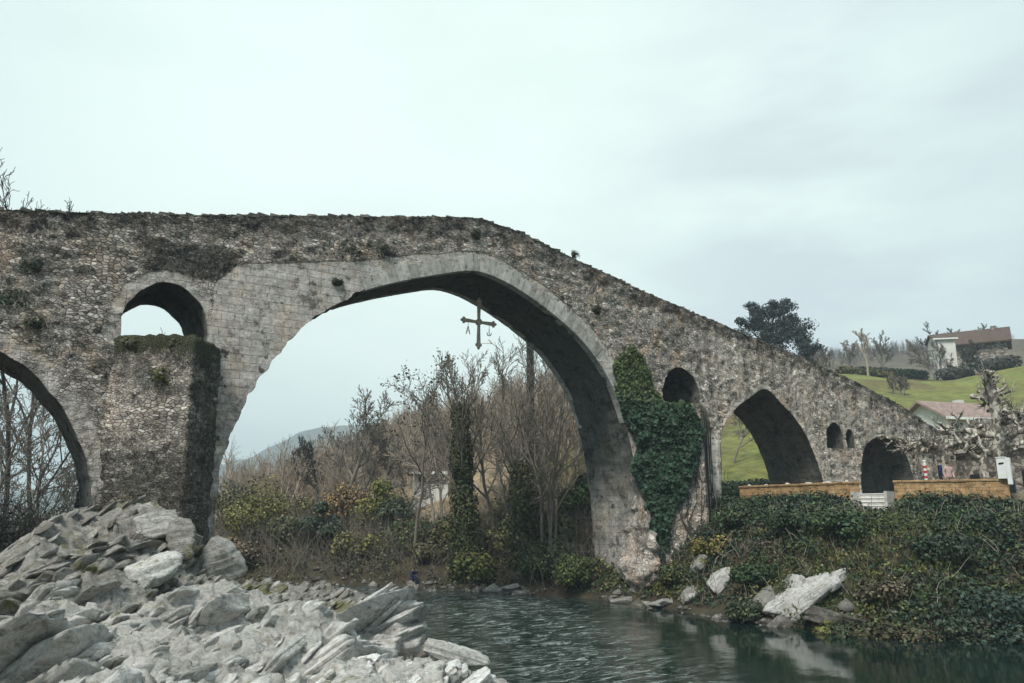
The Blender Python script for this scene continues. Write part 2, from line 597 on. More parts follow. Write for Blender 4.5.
# ------------------------------------------------------------------ foliage helpers
def leaf_mesh(name, c, nrm, size, col, mat=LEAF, parent=None, aspect=0.62, tw=None):
    """one diamond leaf per centre"""
    c = np.asarray(c, float)
    n = len(c)
    nrm = np.asarray(nrm, float) + 1e-6
    nrm = nrm / np.linalg.norm(nrm, axis=1)[:, None]
    a = RNG.normal(size=(n, 3))
    if tw is not None:
        a = a * 0.45 + tw
    u = np.cross(nrm, np.cross(a, nrm))
    u /= np.linalg.norm(u, axis=1)[:, None] + 1e-9
    w = np.cross(nrm, u)
    s = np.broadcast_to(np.asarray(size, float), (n,))[:, None]
    bend = nrm * s * 0.18
    V = np.stack([c - u * s, c + w * s * aspect + bend, c + u * s, c - w * s * aspect + bend], 1).reshape(-1, 3)
    F = np.arange(4 * n).reshape(n, 4)
    col = np.broadcast_to(np.asarray(col, float), (n, 3))
    return mesh_np(name, V, F, cols={'Col': np.repeat(col, 4, 0)}, mat=mat, parent=parent)


def clump_points(rng, centre, radii, n, shell=0.55, down=0.0):
    d = rng.normal(size=(n, 3))
    d /= np.linalg.norm(d, axis=1)[:, None]
    r = shell + (1 - shell) * rng.random(n) ** 0.7
    p = d * r[:, None] * np.asarray(radii)
    return np.asarray(centre) + p, d


def bush_data(rng, r, h, n, lobes=9, leaf=0.09):
    """many leaves on uneven lobes; also a few stems"""
    C_, N_, = [], []
    for k in range(lobes):
        a = rng.random() * 2 * PI
        q = rng.random() ** 0.6
        cz = h * (0.25 + 0.6 * rng.random() * (1 - 0.5 * q))
        rr = r * (0.28 + 0.30 * rng.random())
        p, d = clump_points(rng, (math.cos(a) * q * r * 0.75, math.sin(a) * q * r * 0.75, cz), (rr, rr, rr * 0.85), n // lobes, 0.35)
        C_.append(p)
        N_.append(d + rng.normal(size=d.shape) * 0.5 + (0, 0, 0.35))
    c, nn = np.concatenate(C_), np.concatenate(N_)
    k = c[:, 2] > 0.02
    return c[k], nn[k]


def jitter_col(rng, base, n, amt=0.25, alt=None, p=0.0):
    base = np.array(base, float)
    c = np.tile(base, (n, 1))
    if alt is not None:
        m = rng.random(n) < p
        c[m] = np.array(alt)
    return np.clip(c * (1 + rng.uniform(-amt, amt, (n, 1))) * (1 + rng.uniform(-0.08, 0.08, (n, 3))), 0.004, 0.8)


# ------------------------------------------------------------------ trees
def grow_tree(seed, H, trunk_r, levels, spread=1.0, stems=1, clear=0.3, up=0.35, wob=0.16, minr=0.012, lean=(0, 0)):
    """levels: list of (children per parent, length ratio). returns a list of (level, points, radii)"""
    rng = np.random.default_rng(seed)
    out = []

    def branch(p, d, L, r, lvl):
        ns = 7 if lvl == 0 else (5 if lvl == 1 else 4)
        P = [np.array(p, float)]
        dd = np.array(d, float)
        for k in range(ns):
            dd = dd + rng.normal(size=3) * wob * (0.6 if lvl == 0 else 1) + np.array([0, 0, up * (0.5 if lvl else 0.25)]) * 0.3
            dd /= np.linalg.norm(dd)
            P.append(P[-1] + dd * L / ns)
        P = np.array(P)
        tt = np.linspace(0, 1, ns + 1)
        R_ = np.maximum(r * (1 - tt * (0.72 if lvl == 0 else 0.75)), minr)
        out.append((lvl, P, R_))
        if lvl >= len(levels):
            return
        nch, ratio = levels[lvl]
        nch = max(1, int(round(nch * rng.uniform(0.8, 1.2))))
        az = rng.random() * 2 * PI
        for k in range(nch):
            t0 = clear if lvl == 0 else 0.22
            tt_ = t0 + (1 - t0) * ((k + rng.random()) / nch)
            x = tt_ * ns
            i = min(int(x), ns - 1)
            q = P[i] + (P[i + 1] - P[i]) * (x - i)
            ax = P[i + 1] - P[i]
            ax /= np.linalg.norm(ax)
            az += 2.4 + rng.uniform(-0.5, 0.5)
            ref = np.cross(ax, (0.3, 0.2, 1.0) if abs(ax[2]) < 0.9 else (1.0, 0.1, 0))
            ref /= np.linalg.norm(ref)
            side = ref * math.cos(az) + np.cross(ax, ref) * math.sin(az)
            ang = (0.95 - 0.45 * tt_) * spread * rng.uniform(0.75, 1.2)
            nd = ax * math.cos(ang) + side * math.sin(ang)
            Lc = L * ratio * (1.12 - 0.55 * tt_ if lvl == 0 else 1.05 - 0.4 * tt_) * rng.uniform(0.75, 1.2)
            rc = max(min(R_[i] * 0.62, r * 0.5), minr)
            branch(q, nd, Lc, rc, lvl + 1)

    for s in range(stems):
        a = s * 2.2 + rng.random()
        off = 0.0 if stems == 1 else 0.35
        d = np.array([lean[0] + math.cos(a) * off * 0.55, lean[1] + math.sin(a) * off * 0.55, 1.0])
        branch((math.cos(a) * off, math.sin(a) * off, -0.4), d / np.linalg.norm(d), H * rng.uniform(0.82, 1.0) * 0.86, trunk_r, 0)
    return out


def tubes_arrays(br, sides=(7, 5, 4, 3, 3, 3)):
    Vs, Fs, b = [], [], 0
    for lvl, P, R_ in br:
        v, f = tube(P, R_, sides[min(lvl, 5)])
        Vs.append(v)
        Fs.append(f + b)
        b += len(v)
    return (np.concatenate(Vs), np.concatenate(Fs)) if Vs else (np.zeros((0, 3)), np.zeros((0, 4), int))


def tree_thing(name, br, loc, mat, label, cat='tree', group=None, rz=0.0, leaves=None):
    root = empty(name, loc, rz)
    tag(root, label, cat, group)
    v, f = tubes_arrays([b for b in br if b[0] == 0])
    mesh_np('trunk', v, f, smooth=True, mat=mat, parent=root)
    v, f = tubes_arrays([b for b in br if b[0] > 0])
    mesh_np('crown', v, f, smooth=True, mat=mat, parent=root)
    if leaves is not None:
        leaf_mesh('foliage', *leaves, parent=root)
    return root


def copy_tree(o, parent=None):
    c = o.copy()
    COL.objects.link(c)
    if parent:
        c.parent = parent
    for ch in list(o.children):
        copy_tree(ch, c)
    return c


def tip_leaves(rng, br, lvl_min, per, size, base, alt=None, p=0.0, spread=0.15):
    C_ = []
    for lvl, P, R_ in br:
        if lvl >= lvl_min:
            k = rng.integers(0, len(P), per)
            C_.append(P[k] + rng.normal(size=(per, 3)) * spread)
    C_ = np.concatenate(C_)
    n = len(C_)
    return C_, rng.normal(size=(n, 3)) + (0, 0, 0.5), size * rng.uniform(0.6, 1.3, n), jitter_col(rng, base, n, 0.3, alt, p)


def ivy_on(rng, br, zmax, n, size, lvls=(0,), thick=0.45, base=(0.045, 0.06, 0.025), alt=(0.10, 0.10, 0.035)):
    C_, N_ = [], []
    pl = [b for b in br if b[0] in lvls]
    for lvl, P, R_ in pl:
        m = n // len(pl)
        t = rng.random(m) * (len(P) - 1)
        i = np.minimum(t.astype(int), len(P) - 2)
        q = P[i] + (P[i + 1] - P[i]) * (t - i)[:, None]
        d = rng.normal(size=(m, 3))
        d[:, 2] *= 0.4
        d /= np.linalg.norm(d, axis=1)[:, None]
        rr = (R_[i] + thick * (0.35 + 0.65 * rng.random(m)) * (1.15 - 0.6 * t / len(P)) * (0.6 + 0.6 * (vnoise(q * 0.9, 3) + 1) / 2))
        q = q + d * rr[:, None]
        k = q[:, 2] < zmax * (0.75 + 0.25 * rng.random(m))
        C_.append(q[k])
        N_.append((d + rng.normal(size=d.shape) * 0.45)[k])
    c, nn = np.concatenate(C_), np.concatenate(N_)
    return c, nn, size * rng.uniform(0.6, 1.3, len(c)), jitter_col(rng, base, len(c), 0.35, alt, 0.3)


# ------------------------------------------------------------------ bridge
def curve_resample(pts, step, smooth=2):
    p = np.array(pts, float)
    # Catmull-Rom
    out = []
    q = np.vstack([2 * p[0] - p[1], p, 2 * p[-1] - p[-2]])
    for i in range(1, len(q) - 2):
        t = np.linspace(0, 1, 24, endpoint=False)[:, None]
        out.append(0.5 * ((2 * q[i]) + (-q[i - 1] + q[i + 1]) * t + (2 * q[i - 1] - 5 * q[i] + 4 * q[i + 1] - q[i + 2]) * t ** 2 + (-q[i - 1] + 3 * q[i] - 3 * q[i + 1] + q[i + 2]) * t ** 3))
    out = np.vstack(out + [p[-1:]])
    s = np.r_[0, np.cumsum(np.linalg.norm(np.diff(out, axis=0), axis=1))]
    n = max(3, int(round(s[-1] / step)) + 1)
    u = np.linspace(0, s[-1], n)
    r = np.c_[np.interp(u, s, out[:, 0]), np.interp(u, s, out[:, 1])]
    for _ in range(smooth):
        r[1:-1] = r[1:-1] * 0.5 + (r[:-2] + r[2:]) * 0.25
    return r


TOP = [(-22, 10.2), (-16, 11.55), (-10, 13.0), (-5, 14.1), (-0.6, 14.77), (1.83, 15.19), (6.0, 15.97), (10.9, 16.97), (15.7, 17.94), (18.2, 18.45), (19.3, 18.55), (21.35, 18.33), (23.85, 17.73), (29.36, 16.53), (36.5, 15.28), (42.9, 14.2), (47.95, 13.2), (53.5, 11.9), (57.0, 10.7), (61.0, 9.4)]
BX0, BX1, BW = -20.0, 60.0, 4.0
ARCH = {
    'main': [(7.45, -1.6), (7.48, 2.0), (7.52, 5.2), (7.6, 6.4), (7.9, 7.6), (8.4, 8.85), (9.0, 9.95), (9.65, 10.95), (10.4, 11.95), (11.6, 13.05), (13.1, 13.95), (14.8, 14.65), (16.8, 15.32), (18.8, 15.82), (20.7, 15.48), (22.8, 14.6), (24.7, 13.5), (26.0, 12.4), (27.1, 11.0), (27.9, 9.2), (28.4, 7.4), (28.7, 5.6), (28.85, 4.4), (29.0, 2.0), (29.1, -1.6)],
    'left': [(-10.6, -1.6), (-10.6, 4.6), (-10.3, 6.0), (-9.6, 7.4), (-8.6, 8.8), (-7.2, 9.8), (-5.5, 10.5), (-3.7, 10.75), (-1.8, 10.45), (-0.1, 9.75), (0.6, 9.4), (1.25, 8.86), (1.95, 8.03), (2.5, 7.19), (2.95, 6.16), (3.22, 5.0), (3.3, 3.5), (3.3, -1.6)],
    'flood_left': [(3.62, 10.75), (3.6, 11.5), (3.85, 12.2), (4.3, 12.7), (4.95, 13.0), (5.65, 12.9), (6.25, 12.4), (6.58, 11.7), (6.65, 10.75)],
    'flood_right': [(30.68, 9.9), (30.7, 11.1), (31.05, 11.85), (31.6, 12.3), (32.15, 12.45), (32.8, 12.25), (33.25, 11.85), (33.48, 11.1), (33.48, 9.9)],
    'land': [(35.0, 4.6), (35.05, 7.0), (35.3, 9.05), (36.45, 10.3), (37.85, 11.2), (39.3, 11.8), (40.6, 11.1), (42.3, 9.8), (43.5, 8.0), (44.05, 6.4), (44.2, 4.6)],
    'niche_a': [(44.85, 8.5), (44.9, 9.5), (45.3, 10.05), (45.75, 10.2), (46.2, 10.05), (46.5, 9.6), (46.52, 8.5)],
    'niche_b': [(46.88, 8.6), (46.9, 9.5), (47.3, 9.85), (47.65, 9.6), (47.7, 8.6)],
    'end': [(48.0, 4.6), (48.1, 6.6), (48.45, 8.1), (49.1, 8.95), (50.1, 9.4), (51.4, 9.6), (52.6, 9.3), (53.4, 8.6), (53.9, 7.7), (54.2, 6.3), (54.25, 4.6)],
}
CUR = {k: curve_resample(v, 0.12, 2 if k not in ('main', 'land') else 1) for k, v in ARCH.items()}
for _k, _c in CUR.items():
    _t = np.gradient(_c, axis=0)
    _t /= np.linalg.norm(_t, axis=1)[:, None]
    _amp = np.where(_k == 'main', np.where(_c[:, 0] < 13.2, 1.0, 0.12), 0.45)
    _d = _amp * (0.07 * fbm(_c * 0.9, 3, 210) + 0.075 * np.round(2 * vnoise(_c * 2.6, 211)) / 2)
    _c += np.c_[-_t[:, 1], _t[:, 0]] * _d[:, None] * (np.arange(len(_c)) > 0)[:, None] * (np.arange(len(_c)) < len(_c) - 1)[:, None]


def top_z(x):
    x = np.asarray(x, float)
    return interp(x, TOP)


def inside(poly, P):
    x, y = P[:, 0], P[:, 1]
    r = np.zeros(len(P), bool)
    j = len(poly) - 1
    for i in range(len(poly)):
        xi, yi = poly[i]
        xj, yj = poly[j]
        c = ((yi > y) != (yj > y)) & (x < (xj - xi) * (y - yi) / (yj - yi + 1e-12) + xi)
        r ^= c
        j = i
    return r


def dist_curve(poly, P):
    d = np.full(len(P), 1e9)
    for k in range(0, len(poly), 3):
        d = np.minimum(d, np.hypot(P[:, 0] - poly[k, 0], P[:, 1] - poly[k, 1]))
    return d


def facade_zones(x, z):
    P = np.c_[x, z]
    dm = dist_curve(CUR['main'], P)
    ashtop = interp(x, [(5.8, 12.3), (6.8, 13.3), (7.6, 14.2), (10, 14.7), (13, 15.3), (15.6, 16.1), (19, 16.75), (21, 16.4)])
    a = sstep(-0.25, 0.25, ashtop - z) * sstep(6.5, 7.0, x) * sstep(20.5, 19.5, x)
    a = np.maximum(a, sstep(1.15, 0.8, dm) * (x > 15))
    a = np.maximum(a, 0.75 * sstep(33.9, 34.3, x) * sstep(35.3, 35.0, x) * sstep(9.5, 8.5, z))
    dl = dist_curve(CUR['flood_left'], P)
    a = np.maximum(a, 0.6 * sstep(0.75, 0.4, dl))
    a = np.maximum(a, 0.55 * sstep(0.9, 0.6, dist_curve(CUR['left'], P)))
    a = np.maximum(a, 0.5 * sstep(0.6, 0.3, dist_curve(CUR['land'], P)))
    tz = top_z(x)
    g = 0.50 * sstep(1.7, 0.2, tz - z) + 0.18
    g = np.maximum(g, 0.80 * sstep(3.6, 4.4, x) * sstep(8.6, 7.2, x) * sstep(13.1, 13.5, z) * sstep(15.1, 14.5, z))
    g = np.maximum(g, 0.34 * sstep(3.4, 2.0, x) * sstep(9, 11, z))
    g = np.where(a > 0.5, g * 0.35, g)
    g = np.maximum(g, 0.55 * sstep(6.9, 7.1, x) * sstep(9.0, 8.0, x) * sstep(10.5, 9.0, z))
    g = np.maximum(g, 0.40 * sstep(29.0, 31, x) * sstep(37, 34, x) * sstep(13.2, 14, z))
    g = np.maximum(g, 0.42 * sstep(47, 52, x))
    g *= 1 - 0.75 * sstep(21.5, 23.5, x) * sstep(31.5, 29, x) * sstep(0.9, 1.6, tz - z)
    b = 0.55 * sstep(0.55, 0.0, tz - z) + 0.10 * sstep(4, 0, x)
    s = 0.9 * sstep(31.5, 34, x) + 0.25 * sstep(24, 27, x) * sstep(34, 31, x)
    w = 0.55 * sstep(20, 23, x) * sstep(35, 31, x) + 0.25 * sstep(3.6, 1.5, x) + 0.3 * sstep(34, 38, x)
    w = np.maximum(w, 0.6 * sstep(9, 11, x) * sstep(18, 16, x) * sstep(0, 0.4, z - ashtop) * sstep(1.1, 0.5, z - ashtop))
    vault_shade = np.zeros_like(x)
    return np.c_[a, g, b], np.c_[s, w, vault_shade]


def facade(y, flip, parent):
    step = 0.125
    xs = np.arange(BX0, BX1 + 1e-6, step)
    gx, gz = np.meshgrid(xs, np.arange(-1.5, 18.9, step), indexing='ij')
    P = np.c_[gx.ravel(), gz.ravel()] + RNG.uniform(-0.04, 0.04, (gx.size, 2))
    keep = (P[:, 1] < top_z(P[:, 0]) - 0.07) & (P[:, 0] > BX0 + 0.06) & (P[:, 0] < BX1 - 0.06)
    for c in CUR.values():
        lo, hi = c.min(0) - 0.2, c.max(0) + 0.2
        bb = (P[:, 0] > lo[0]) & (P[:, 0] < hi[0]) & (P[:, 1] > lo[1]) & (P[:, 1] < hi[1])
        idx = np.where(bb & keep)[0]
        q = P[idx]
        d = np.full(len(q), 9.0)
        for k in range(len(c)):
            d = np.minimum(d, np.hypot(q[:, 0] - c[k, 0], q[:, 1] - c[k, 1]))
        keep[idx[inside(c, q) | (d < 0.085)]] = False
    P = P[keep]
    top = np.c_[xs, top_z(xs)]
    pts = [top]
    edges = [np.c_[np.arange(len(top) - 1), np.arange(1, len(top))]]
    b = len(top)
    side = np.array([[BX0, -1.5], [BX1, -1.5]])
    pts.append(side)
    edges.append(np.array([[0, b], [b, b + 1], [b + 1, len(top) - 1]]))
    b += 2
    for c in CUR.values():
        pts.append(c)
        n = len(c)
        edges.append(np.c_[np.arange(n), (np.arange(n) + 1) % n] + b)
        b += n
    nb = b
    allp = np.vstack(pts + [P])
    ed = np.vstack(edges)
    vo, eo, fo, *_ = geometry.delaunay_2d_cdt([Vector(p) for p in allp.tolist()], [tuple(e) for e in ed.tolist()], [], 0, 1e-5)
    V = np.array([(v[0], v[1]) for v in vo])
    Fc = np.array([f for f in fo if len(f) == 3])
    cen = V[Fc].mean(1)
    ok = (cen[:, 1] < top_z(cen[:, 0]) - 1e-4) & (cen[:, 1] > -1.5)
    for c in CUR.values():
        lo, hi = c.min(0), c.max(0)
        idx = np.where(ok & (cen[:, 0] > lo[0]) & (cen[:, 0] < hi[0]) & (cen[:, 1] > lo[1]) & (cen[:, 1] < hi[1]))[0]
        ok[idx[inside(c, cen[idx])]] = False
    Fc = Fc[ok]
    x, z = V[:, 0], V[:, 1]
    z1, z2 = facade_zones(x, z)
    f1, f2, ha, hb, hc, vx, vy = voronoi2(np.c_[x * 2.7, z * 4.6] + 0.25 * np.c_[fbm(V * 1.3, 3, 4), fbm(V * 1.3, 3, 8)], 3)
    relief = (0.055 * ha + 0.02 * sstep(0, 0.25, f2 - f1)) * (1 - 0.75 * z1[:, 0]) + 0.06 * fbm(V * 0.45, 4, 11) + 0.018 * fbm(V * 5, 2, 5)
    yy = y + (relief if flip else -relief)
    zz = z + 0.05 * fbm(V * 2.0, 3, 21) * sstep(0.5, 0.0, top_z(x) - z)
    if flip:
        Fc = Fc[:, ::-1]
    # make the front face -Y
    a, b_, c_ = V[Fc[:, 0]], V[Fc[:, 1]], V[Fc[:, 2]]
    return mesh_np('spandrel_wall', np.c_[x, yy, zz], Fc, uv=V, cols={'zone': z1, 'zone2': z2}, smooth=False, mat=MASON, parent=parent)


bridge = empty('stone_bridge', (18.9, 2, 0))
tag(bridge, 'humped medieval stone bridge with one tall pointed arch and smaller arches, spanning the river', 'bridge')
BOFF = np.array([18.9, 2, 0])


def to_bridge(o):
    """parent a part modelled in world coordinates under the bridge"""
    o.parent = bridge
    o.matrix_parent_inverse = Matrix.Translation(Vector(-BOFF))
    return o


to_bridge(facade(0.0, False, None))
to_bridge(facade(BW, True, None))

for key, c in CUR.items():
    s = np.r_[0, np.cumsum(np.linalg.norm(np.diff(c, axis=0), axis=1))]
    ny = 24
    ys = np.linspace(-0.03, BW + 0.03, ny)
    tang = np.gradient(c, axis=0)
    tang /= np.linalg.norm(tang, axis=1)[:, None]
    nor = np.c_[tang[:, 1], -tang[:, 0]]
    S, Y = np.meshgrid(s, ys, indexing='ij')
    rel = 0.045 * fbm(np.c_[S.ravel() * 1.2, Y.ravel() * 1.2], 3, 31) + 0.03 * voronoi2(np.c_[S.ravel() * 3, Y.ravel() * 1.7], 9)[2]
    rel = rel.reshape(S.shape) * sstep(0, 0.35, Y) * sstep(BW, BW - 0.35, Y)
    X = c[:, 0][:, None] + nor[:, 0][:, None] * (rel - 0.01)
    Z = c[:, 1][:, None] + nor[:, 1][:, None] * (rel - 0.01)
    v = np.stack([X, Y, Z], -1).reshape(-1, 3)
    zz = v[:, 2]
    n = len(v)
    vert = np.abs(np.repeat(tang[:, 1], ny))
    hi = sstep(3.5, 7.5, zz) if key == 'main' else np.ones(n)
    # vault shade is painted into the stone colour, weaker low on the main jambs
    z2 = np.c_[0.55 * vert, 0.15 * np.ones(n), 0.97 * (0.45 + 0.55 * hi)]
    z1 = np.c_[0.75 * np.ones(n), 0.35 * np.ones(n), 0.12 * np.ones(n)]
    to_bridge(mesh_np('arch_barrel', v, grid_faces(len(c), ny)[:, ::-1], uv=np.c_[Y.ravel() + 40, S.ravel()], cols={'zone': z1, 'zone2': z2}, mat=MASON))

# voussoir rings
def ring(key, width, blk, proud, y0, zmin, sgn):
    c = curve_resample(ARCH[key], 0.02, 4)
    s = np.r_[0, np.cumsum(np.linalg.norm(np.diff(c, axis=0), axis=1))]
    tang = np.gradient(c, axis=0)
    k = np.ones(41) / 41
    tp = np.vstack([np.repeat(tang[:1], 20, 0), tang, np.repeat(tang[-1:], 20, 0)])
    tang = np.c_[np.convolve(tp[:, 0], k, 'valid'), np.convolve(tp[:, 1], k, 'valid')]
    tang /= np.linalg.norm(tang, axis=1)[:, None]
    nor = np.c_[-tang[:, 1], tang[:, 0]]
    mb = MB()
    u = 0.0
    while u < s[-1] - blk:
        L = blk * random.uniform(0.75, 1.3)
        ua, ub = u + 0.003, min(u + L - 0.003, s[-1])
        u += L
        ia, ib = np.searchsorted(s, ua), min(np.searchsorted(s, ub), len(s) - 1)
        if c[(ia + ib) // 2, 1] < zmin or c[(ia + ib) // 2, 0] < 13.2:
            continue
        w = width * (random.uniform(0.85, 1.12) if key == 'main' else random.uniform(0.6, 1.3))
        inn = random.uniform(0.012, 0.02)
        pr = proud * random.uniform(0.4, 1.5)
        q = [c[ia] - nor[ia] * inn, c[ib] - nor[ib] * inn, c[ib] + nor[ib] * w, c[ia] + nor[ia] * w]
        m = sum(q) / 4
        qi = [p + (m - p) / np.linalg.norm(m - p) * random.uniform(0.012, 0.03) for p in q]
        V = [(p[0], y0 + 0.4 * sgn, p[1]) for p in q] + [(p[0], y0 - (pr - 0.02) * sgn, p[1]) for p in q] + [(p[0], y0 - pr * sgn, p[1]) for p in qi]
        F = [(i, (i + 1) % 4, 4 + (i + 1) % 4, 4 + i) for i in range(4)] + [(4 + i, 4 + (i + 1) % 4, 8 + (i + 1) % 4, 8 + i) for i in range(4)] + [(8, 9, 10, 11), (3, 2, 1, 0)]
        if sgn < 0:
            F = [f[::-1] for f in F]
        mb.add(V, F)
    return mb


for sg, yy in ((1, 0.0), (-1, BW)):
    to_bridge(ring('main', 0.78, 0.36, 0.03, yy, 9.0, sg).build('arch_ring', VOUS))

# parapet tops and roadway
xs = np.arange(BX0, BX1 + 0.01, 0.25)
tz = top_z(xs)
v = np.concatenate([np.c_[xs, np.full(len(xs), yy), tz - dz] for yy, dz in ((0.0, 0.02), (0.42, 0.02), (0.421, 1.05), (BW - 0.421, 1.05), (BW - 0.42, 0.02), (BW, 0.02))])
n = len(xs)
F = np.concatenate([np.c_[np.arange(n - 1) + k * n, np.arange(1, n) + k * n, np.arange(1, n) + (k + 1) * n, np.arange(n - 1) + (k + 1) * n] for k in range(5)])
to_bridge(mesh_np('roadway', v, F, uv=np.c_[v[:, 0], v[:, 1] + 20], cols={'zone': np.tile([0, 0.5, 0.4], (len(v), 1)), 'zone2': np.zeros((len(v), 3))}, mat=MASON))
# coping stones along both parapets
COPING = NT('coping_stone')
_n = COPING.noise(COPING.obj(), 5, 6, 0.7)
_c = COPING.mix(1.0, COPING.ramp(COPING.island(), [(0, (0.06, 0.056, 0.05)), (0.7, (0.15, 0.14, 0.12)), (1, (0.24, 0.22, 0.19))]), COPING.ramp(_n, [(0.3, 0.5), (0.7, 1.3)]), 'MULTIPLY')
COPING.bump(_n, 0.6, 0.05)
COPING = COPING.done(_c)
for yy in (0.2, BW - 0.2):
    mb = MB()
    x = BX0
    while x < BX1:
        L = random.uniform(0.12, 0.42)
        hh = random.uniform(0.05, 0.15)
        mb.box((x + L / 2, yy + random.uniform(-0.05, 0.05), float(top_z(x + L / 2)) + hh / 2 - 0.06), (L - 0.005, 0.36 + random.uniform(-0.06, 0.06), hh), random.uniform(-0.2, 0.2), jit=0.035)
        x += L
    to_bridge(mb.build('coping', COPING))


# cutwaters: a triangular pier nose with a sloped, grassy top
def cutwater(base, nose, ztop, zbot, g, moss, back=0.0, warm=0.1, ash=0.0, streak=0.4, rough=0.05):
    A, B, N = np.array(base[0]), np.array(base[1]), np.array(nose)
    nz = int((ztop - zbot) / 0.12)
    zs = np.linspace(zbot, ztop, nz)
    per = []
    for p, q in ((A, N), (N, B)):
        m = max(4, int(np.linalg.norm(q - p) / 0.12))
        per.append(p + (q - p) * np.linspace(0, 1, m, endpoint=False)[:, None])
    per = np.vstack(per + [B[None]])
    s = np.r_[0, np.cumsum(np.linalg.norm(np.diff(per, axis=0), axis=1))]
    cen = (A + B) / 2 + np.array([0, 1.0 if N[1] < A[1] else -1.0])
    out = per - cen
    out /= np.linalg.norm(out, axis=1)[:, None]
    S, Z = np.meshgrid(s, zs, indexing='ij')
    q = np.c_[S.ravel(), Z.ravel()]
    rel = rough * voronoi2(np.c_[q[:, 0] * 2.7, q[:, 1] * 4.4], 12)[2] + 1.6 * rough * fbm(q * 0.6, 4, 14)
    batter = 0.012 * (ztop - q[:, 1])
    XY = np.repeat(per, nz, 0) + np.repeat(out, nz, 0) * (rel + batter)[:, None]
    v = np.c_[XY, q[:, 1] + (0.16 * fbm(q * 1.5, 3, 15) + 0.10 * vnoise(q * 4.2, 16)) * sstep(ztop - 0.8, ztop - 0.1, q[:, 1])]
    f = grid_faces(len(per), nz)
    # cap sloping up to the wall
    capi = np.arange(len(per)) * nz + nz - 1
    b = len(v)
    v = np.vstack([v, [[(A[0] + B[0]) / 2, (A[1] + B[1]) / 2 + (0.3 if N[1] < A[1] else -0.3), ztop + 0.15]]])
    cap = np.c_[capi[:-1], capi[1:], np.full(len(capi) - 1, b)]
    if N[1] > A[1]:
        f, cap = f[:, ::-1], cap[:, ::-1]
    uv = np.vstack([q + (50, 0), [[50, 0]]])
    n = len(v)
    gz = np.array([g(*t) for t in np.vstack([q, [[0, ztop]]])]) if callable(g) else np.full(n, g)
    z1 = np.c_[np.full(n, ash), gz, moss * sstep(ztop - 1.6, ztop, v[:, 2]) + 0.14]
    z2 = np.c_[np.full(n, streak), np.full(n, warm), np.zeros(n)]
    return mesh_np('cutwater', v, [f, cap], uv=uv, cols={'zone': z1, 'zone2': z2}, mat=MASON)


to_bridge(cutwater(((3.45, 0.05), (7.25, 0.05)), (5.95, -1.5), 10.75, -0.5, lambda s, z: 0.46 + 0.3 * (s > 2.9) + 0.34 * min(1, max(0, (7.6 - z) / 2.2)) + 0.3 * min(1, max(0, (z - 9.4) / 1.0)) - 0.9 * (s < 0.8) * (7.0 < z < 8.8), 0.85, warm=0.0, ash=0.3))  # right facet darkened: its shade is painted in on top of the staining
to_bridge(cutwater(((29.15, 0.05), (34.2, 0.05)), (31.3, -2.2), 10.1, -0.5, 0.3, 0.6))
to_bridge(cutwater(((29.7, BW - 0.05), (34.2, BW - 0.05)), (30.2, BW + 1.7), 6.6, -0.5, 0.0, 0.3, warm=1.2, streak=0.9, ash=0.35))
to_bridge(cutwater(((3.15, BW - 0.05), (7.3, BW - 0.05)), (5.3, BW + 2.0), 9.5, -0.5, 0.3, 0.5))


def facet_rock(name, loc, size, seed, mat, rz=0.0, strata=0.0, sdir=(0.5, 0.2, 0.85), n=60, freq=4.2, dark=0.2, moss=0.3, rough=1.0, tip=0.0):
    """a boulder: a dome cut by random planes, with bedding and crevices"""
    rng = np.random.default_rng(seed)
    nu, nv = n * 2, n
    th = np.linspace(0, 2 * PI, nu, endpoint=False)
    ph = np.linspace(0.02, PI * 0.82, nv)
    T, Ph = np.meshgrid(th, ph, indexing='ij')
    d = np.stack([np.sin(Ph) * np.cos(T), np.sin(Ph) * np.sin(T), np.cos(Ph)], -1).reshape(-1, 3)
    r = np.full(len(d), 1.15)
    for k in range(34):
        a = rng.normal(size=3)
        a[2] = abs(a[2]) * 0.8
        a /= np.linalg.norm(a)
        off = rng.uniform(0.55, 1.0)
        c = d @ a
        r = np.where(c > 0.05, np.minimum(r, off / np.maximum(c, 0.05)), r)
    sz = np.array(size) / 2
    p = d * r[:, None]
    sd = np.array(sdir) / np.linalg.norm(sdir)
    pm = p * sz
    ph_ = pm @ sd * freq + 1.1 * fbm(pm * 0.8, 3, seed)
    saw = (ph_ - np.floor(ph_))
    edge = np.minimum(saw, 1 - saw)
    rdg = 1 - 2.4 * np.abs(fbm(pm * 1.7, 4, seed + 4, 0.55))
    disp = 0.10 * fbm(pm * 1.1, 5, seed + 3) * rough + 0.13 * rdg * rough + 0.06 * fbm(pm * 5, 4, seed + 5, 0.7) * rough + strata * (0.35 * saw - 0.45 * (edge < 0.12))
    pm = pm + d * disp[:, None] * min(1.0, float(sz.min()))
    if tip:
        pm[:, 0] += pm[:, 2] * tip
    crev = np.clip((edge < 0.1) * strata * 3.0 + sstep(0.15, -0.35, rdg) * 0.9, 0, 1)
    ms = sstep(0.1, 0.6, fbm(pm * 0.9, 3, seed + 12)) * moss + 0.15 * moss
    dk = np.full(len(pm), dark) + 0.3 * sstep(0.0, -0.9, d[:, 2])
    ca, sa = math.cos(rz), math.sin(rz)
    pm = np.c_[pm[:, 0] * ca - pm[:, 1] * sa, pm[:, 0] * sa + pm[:, 1] * ca, pm[:, 2]]
    o = mesh_np(name, pm, grid_faces(nu, nv, True), cols={'crev': np.c_[crev, np.clip(dk, 0, 1), ms]}, smooth=False, mat=mat)
    o.location = loc
    return o


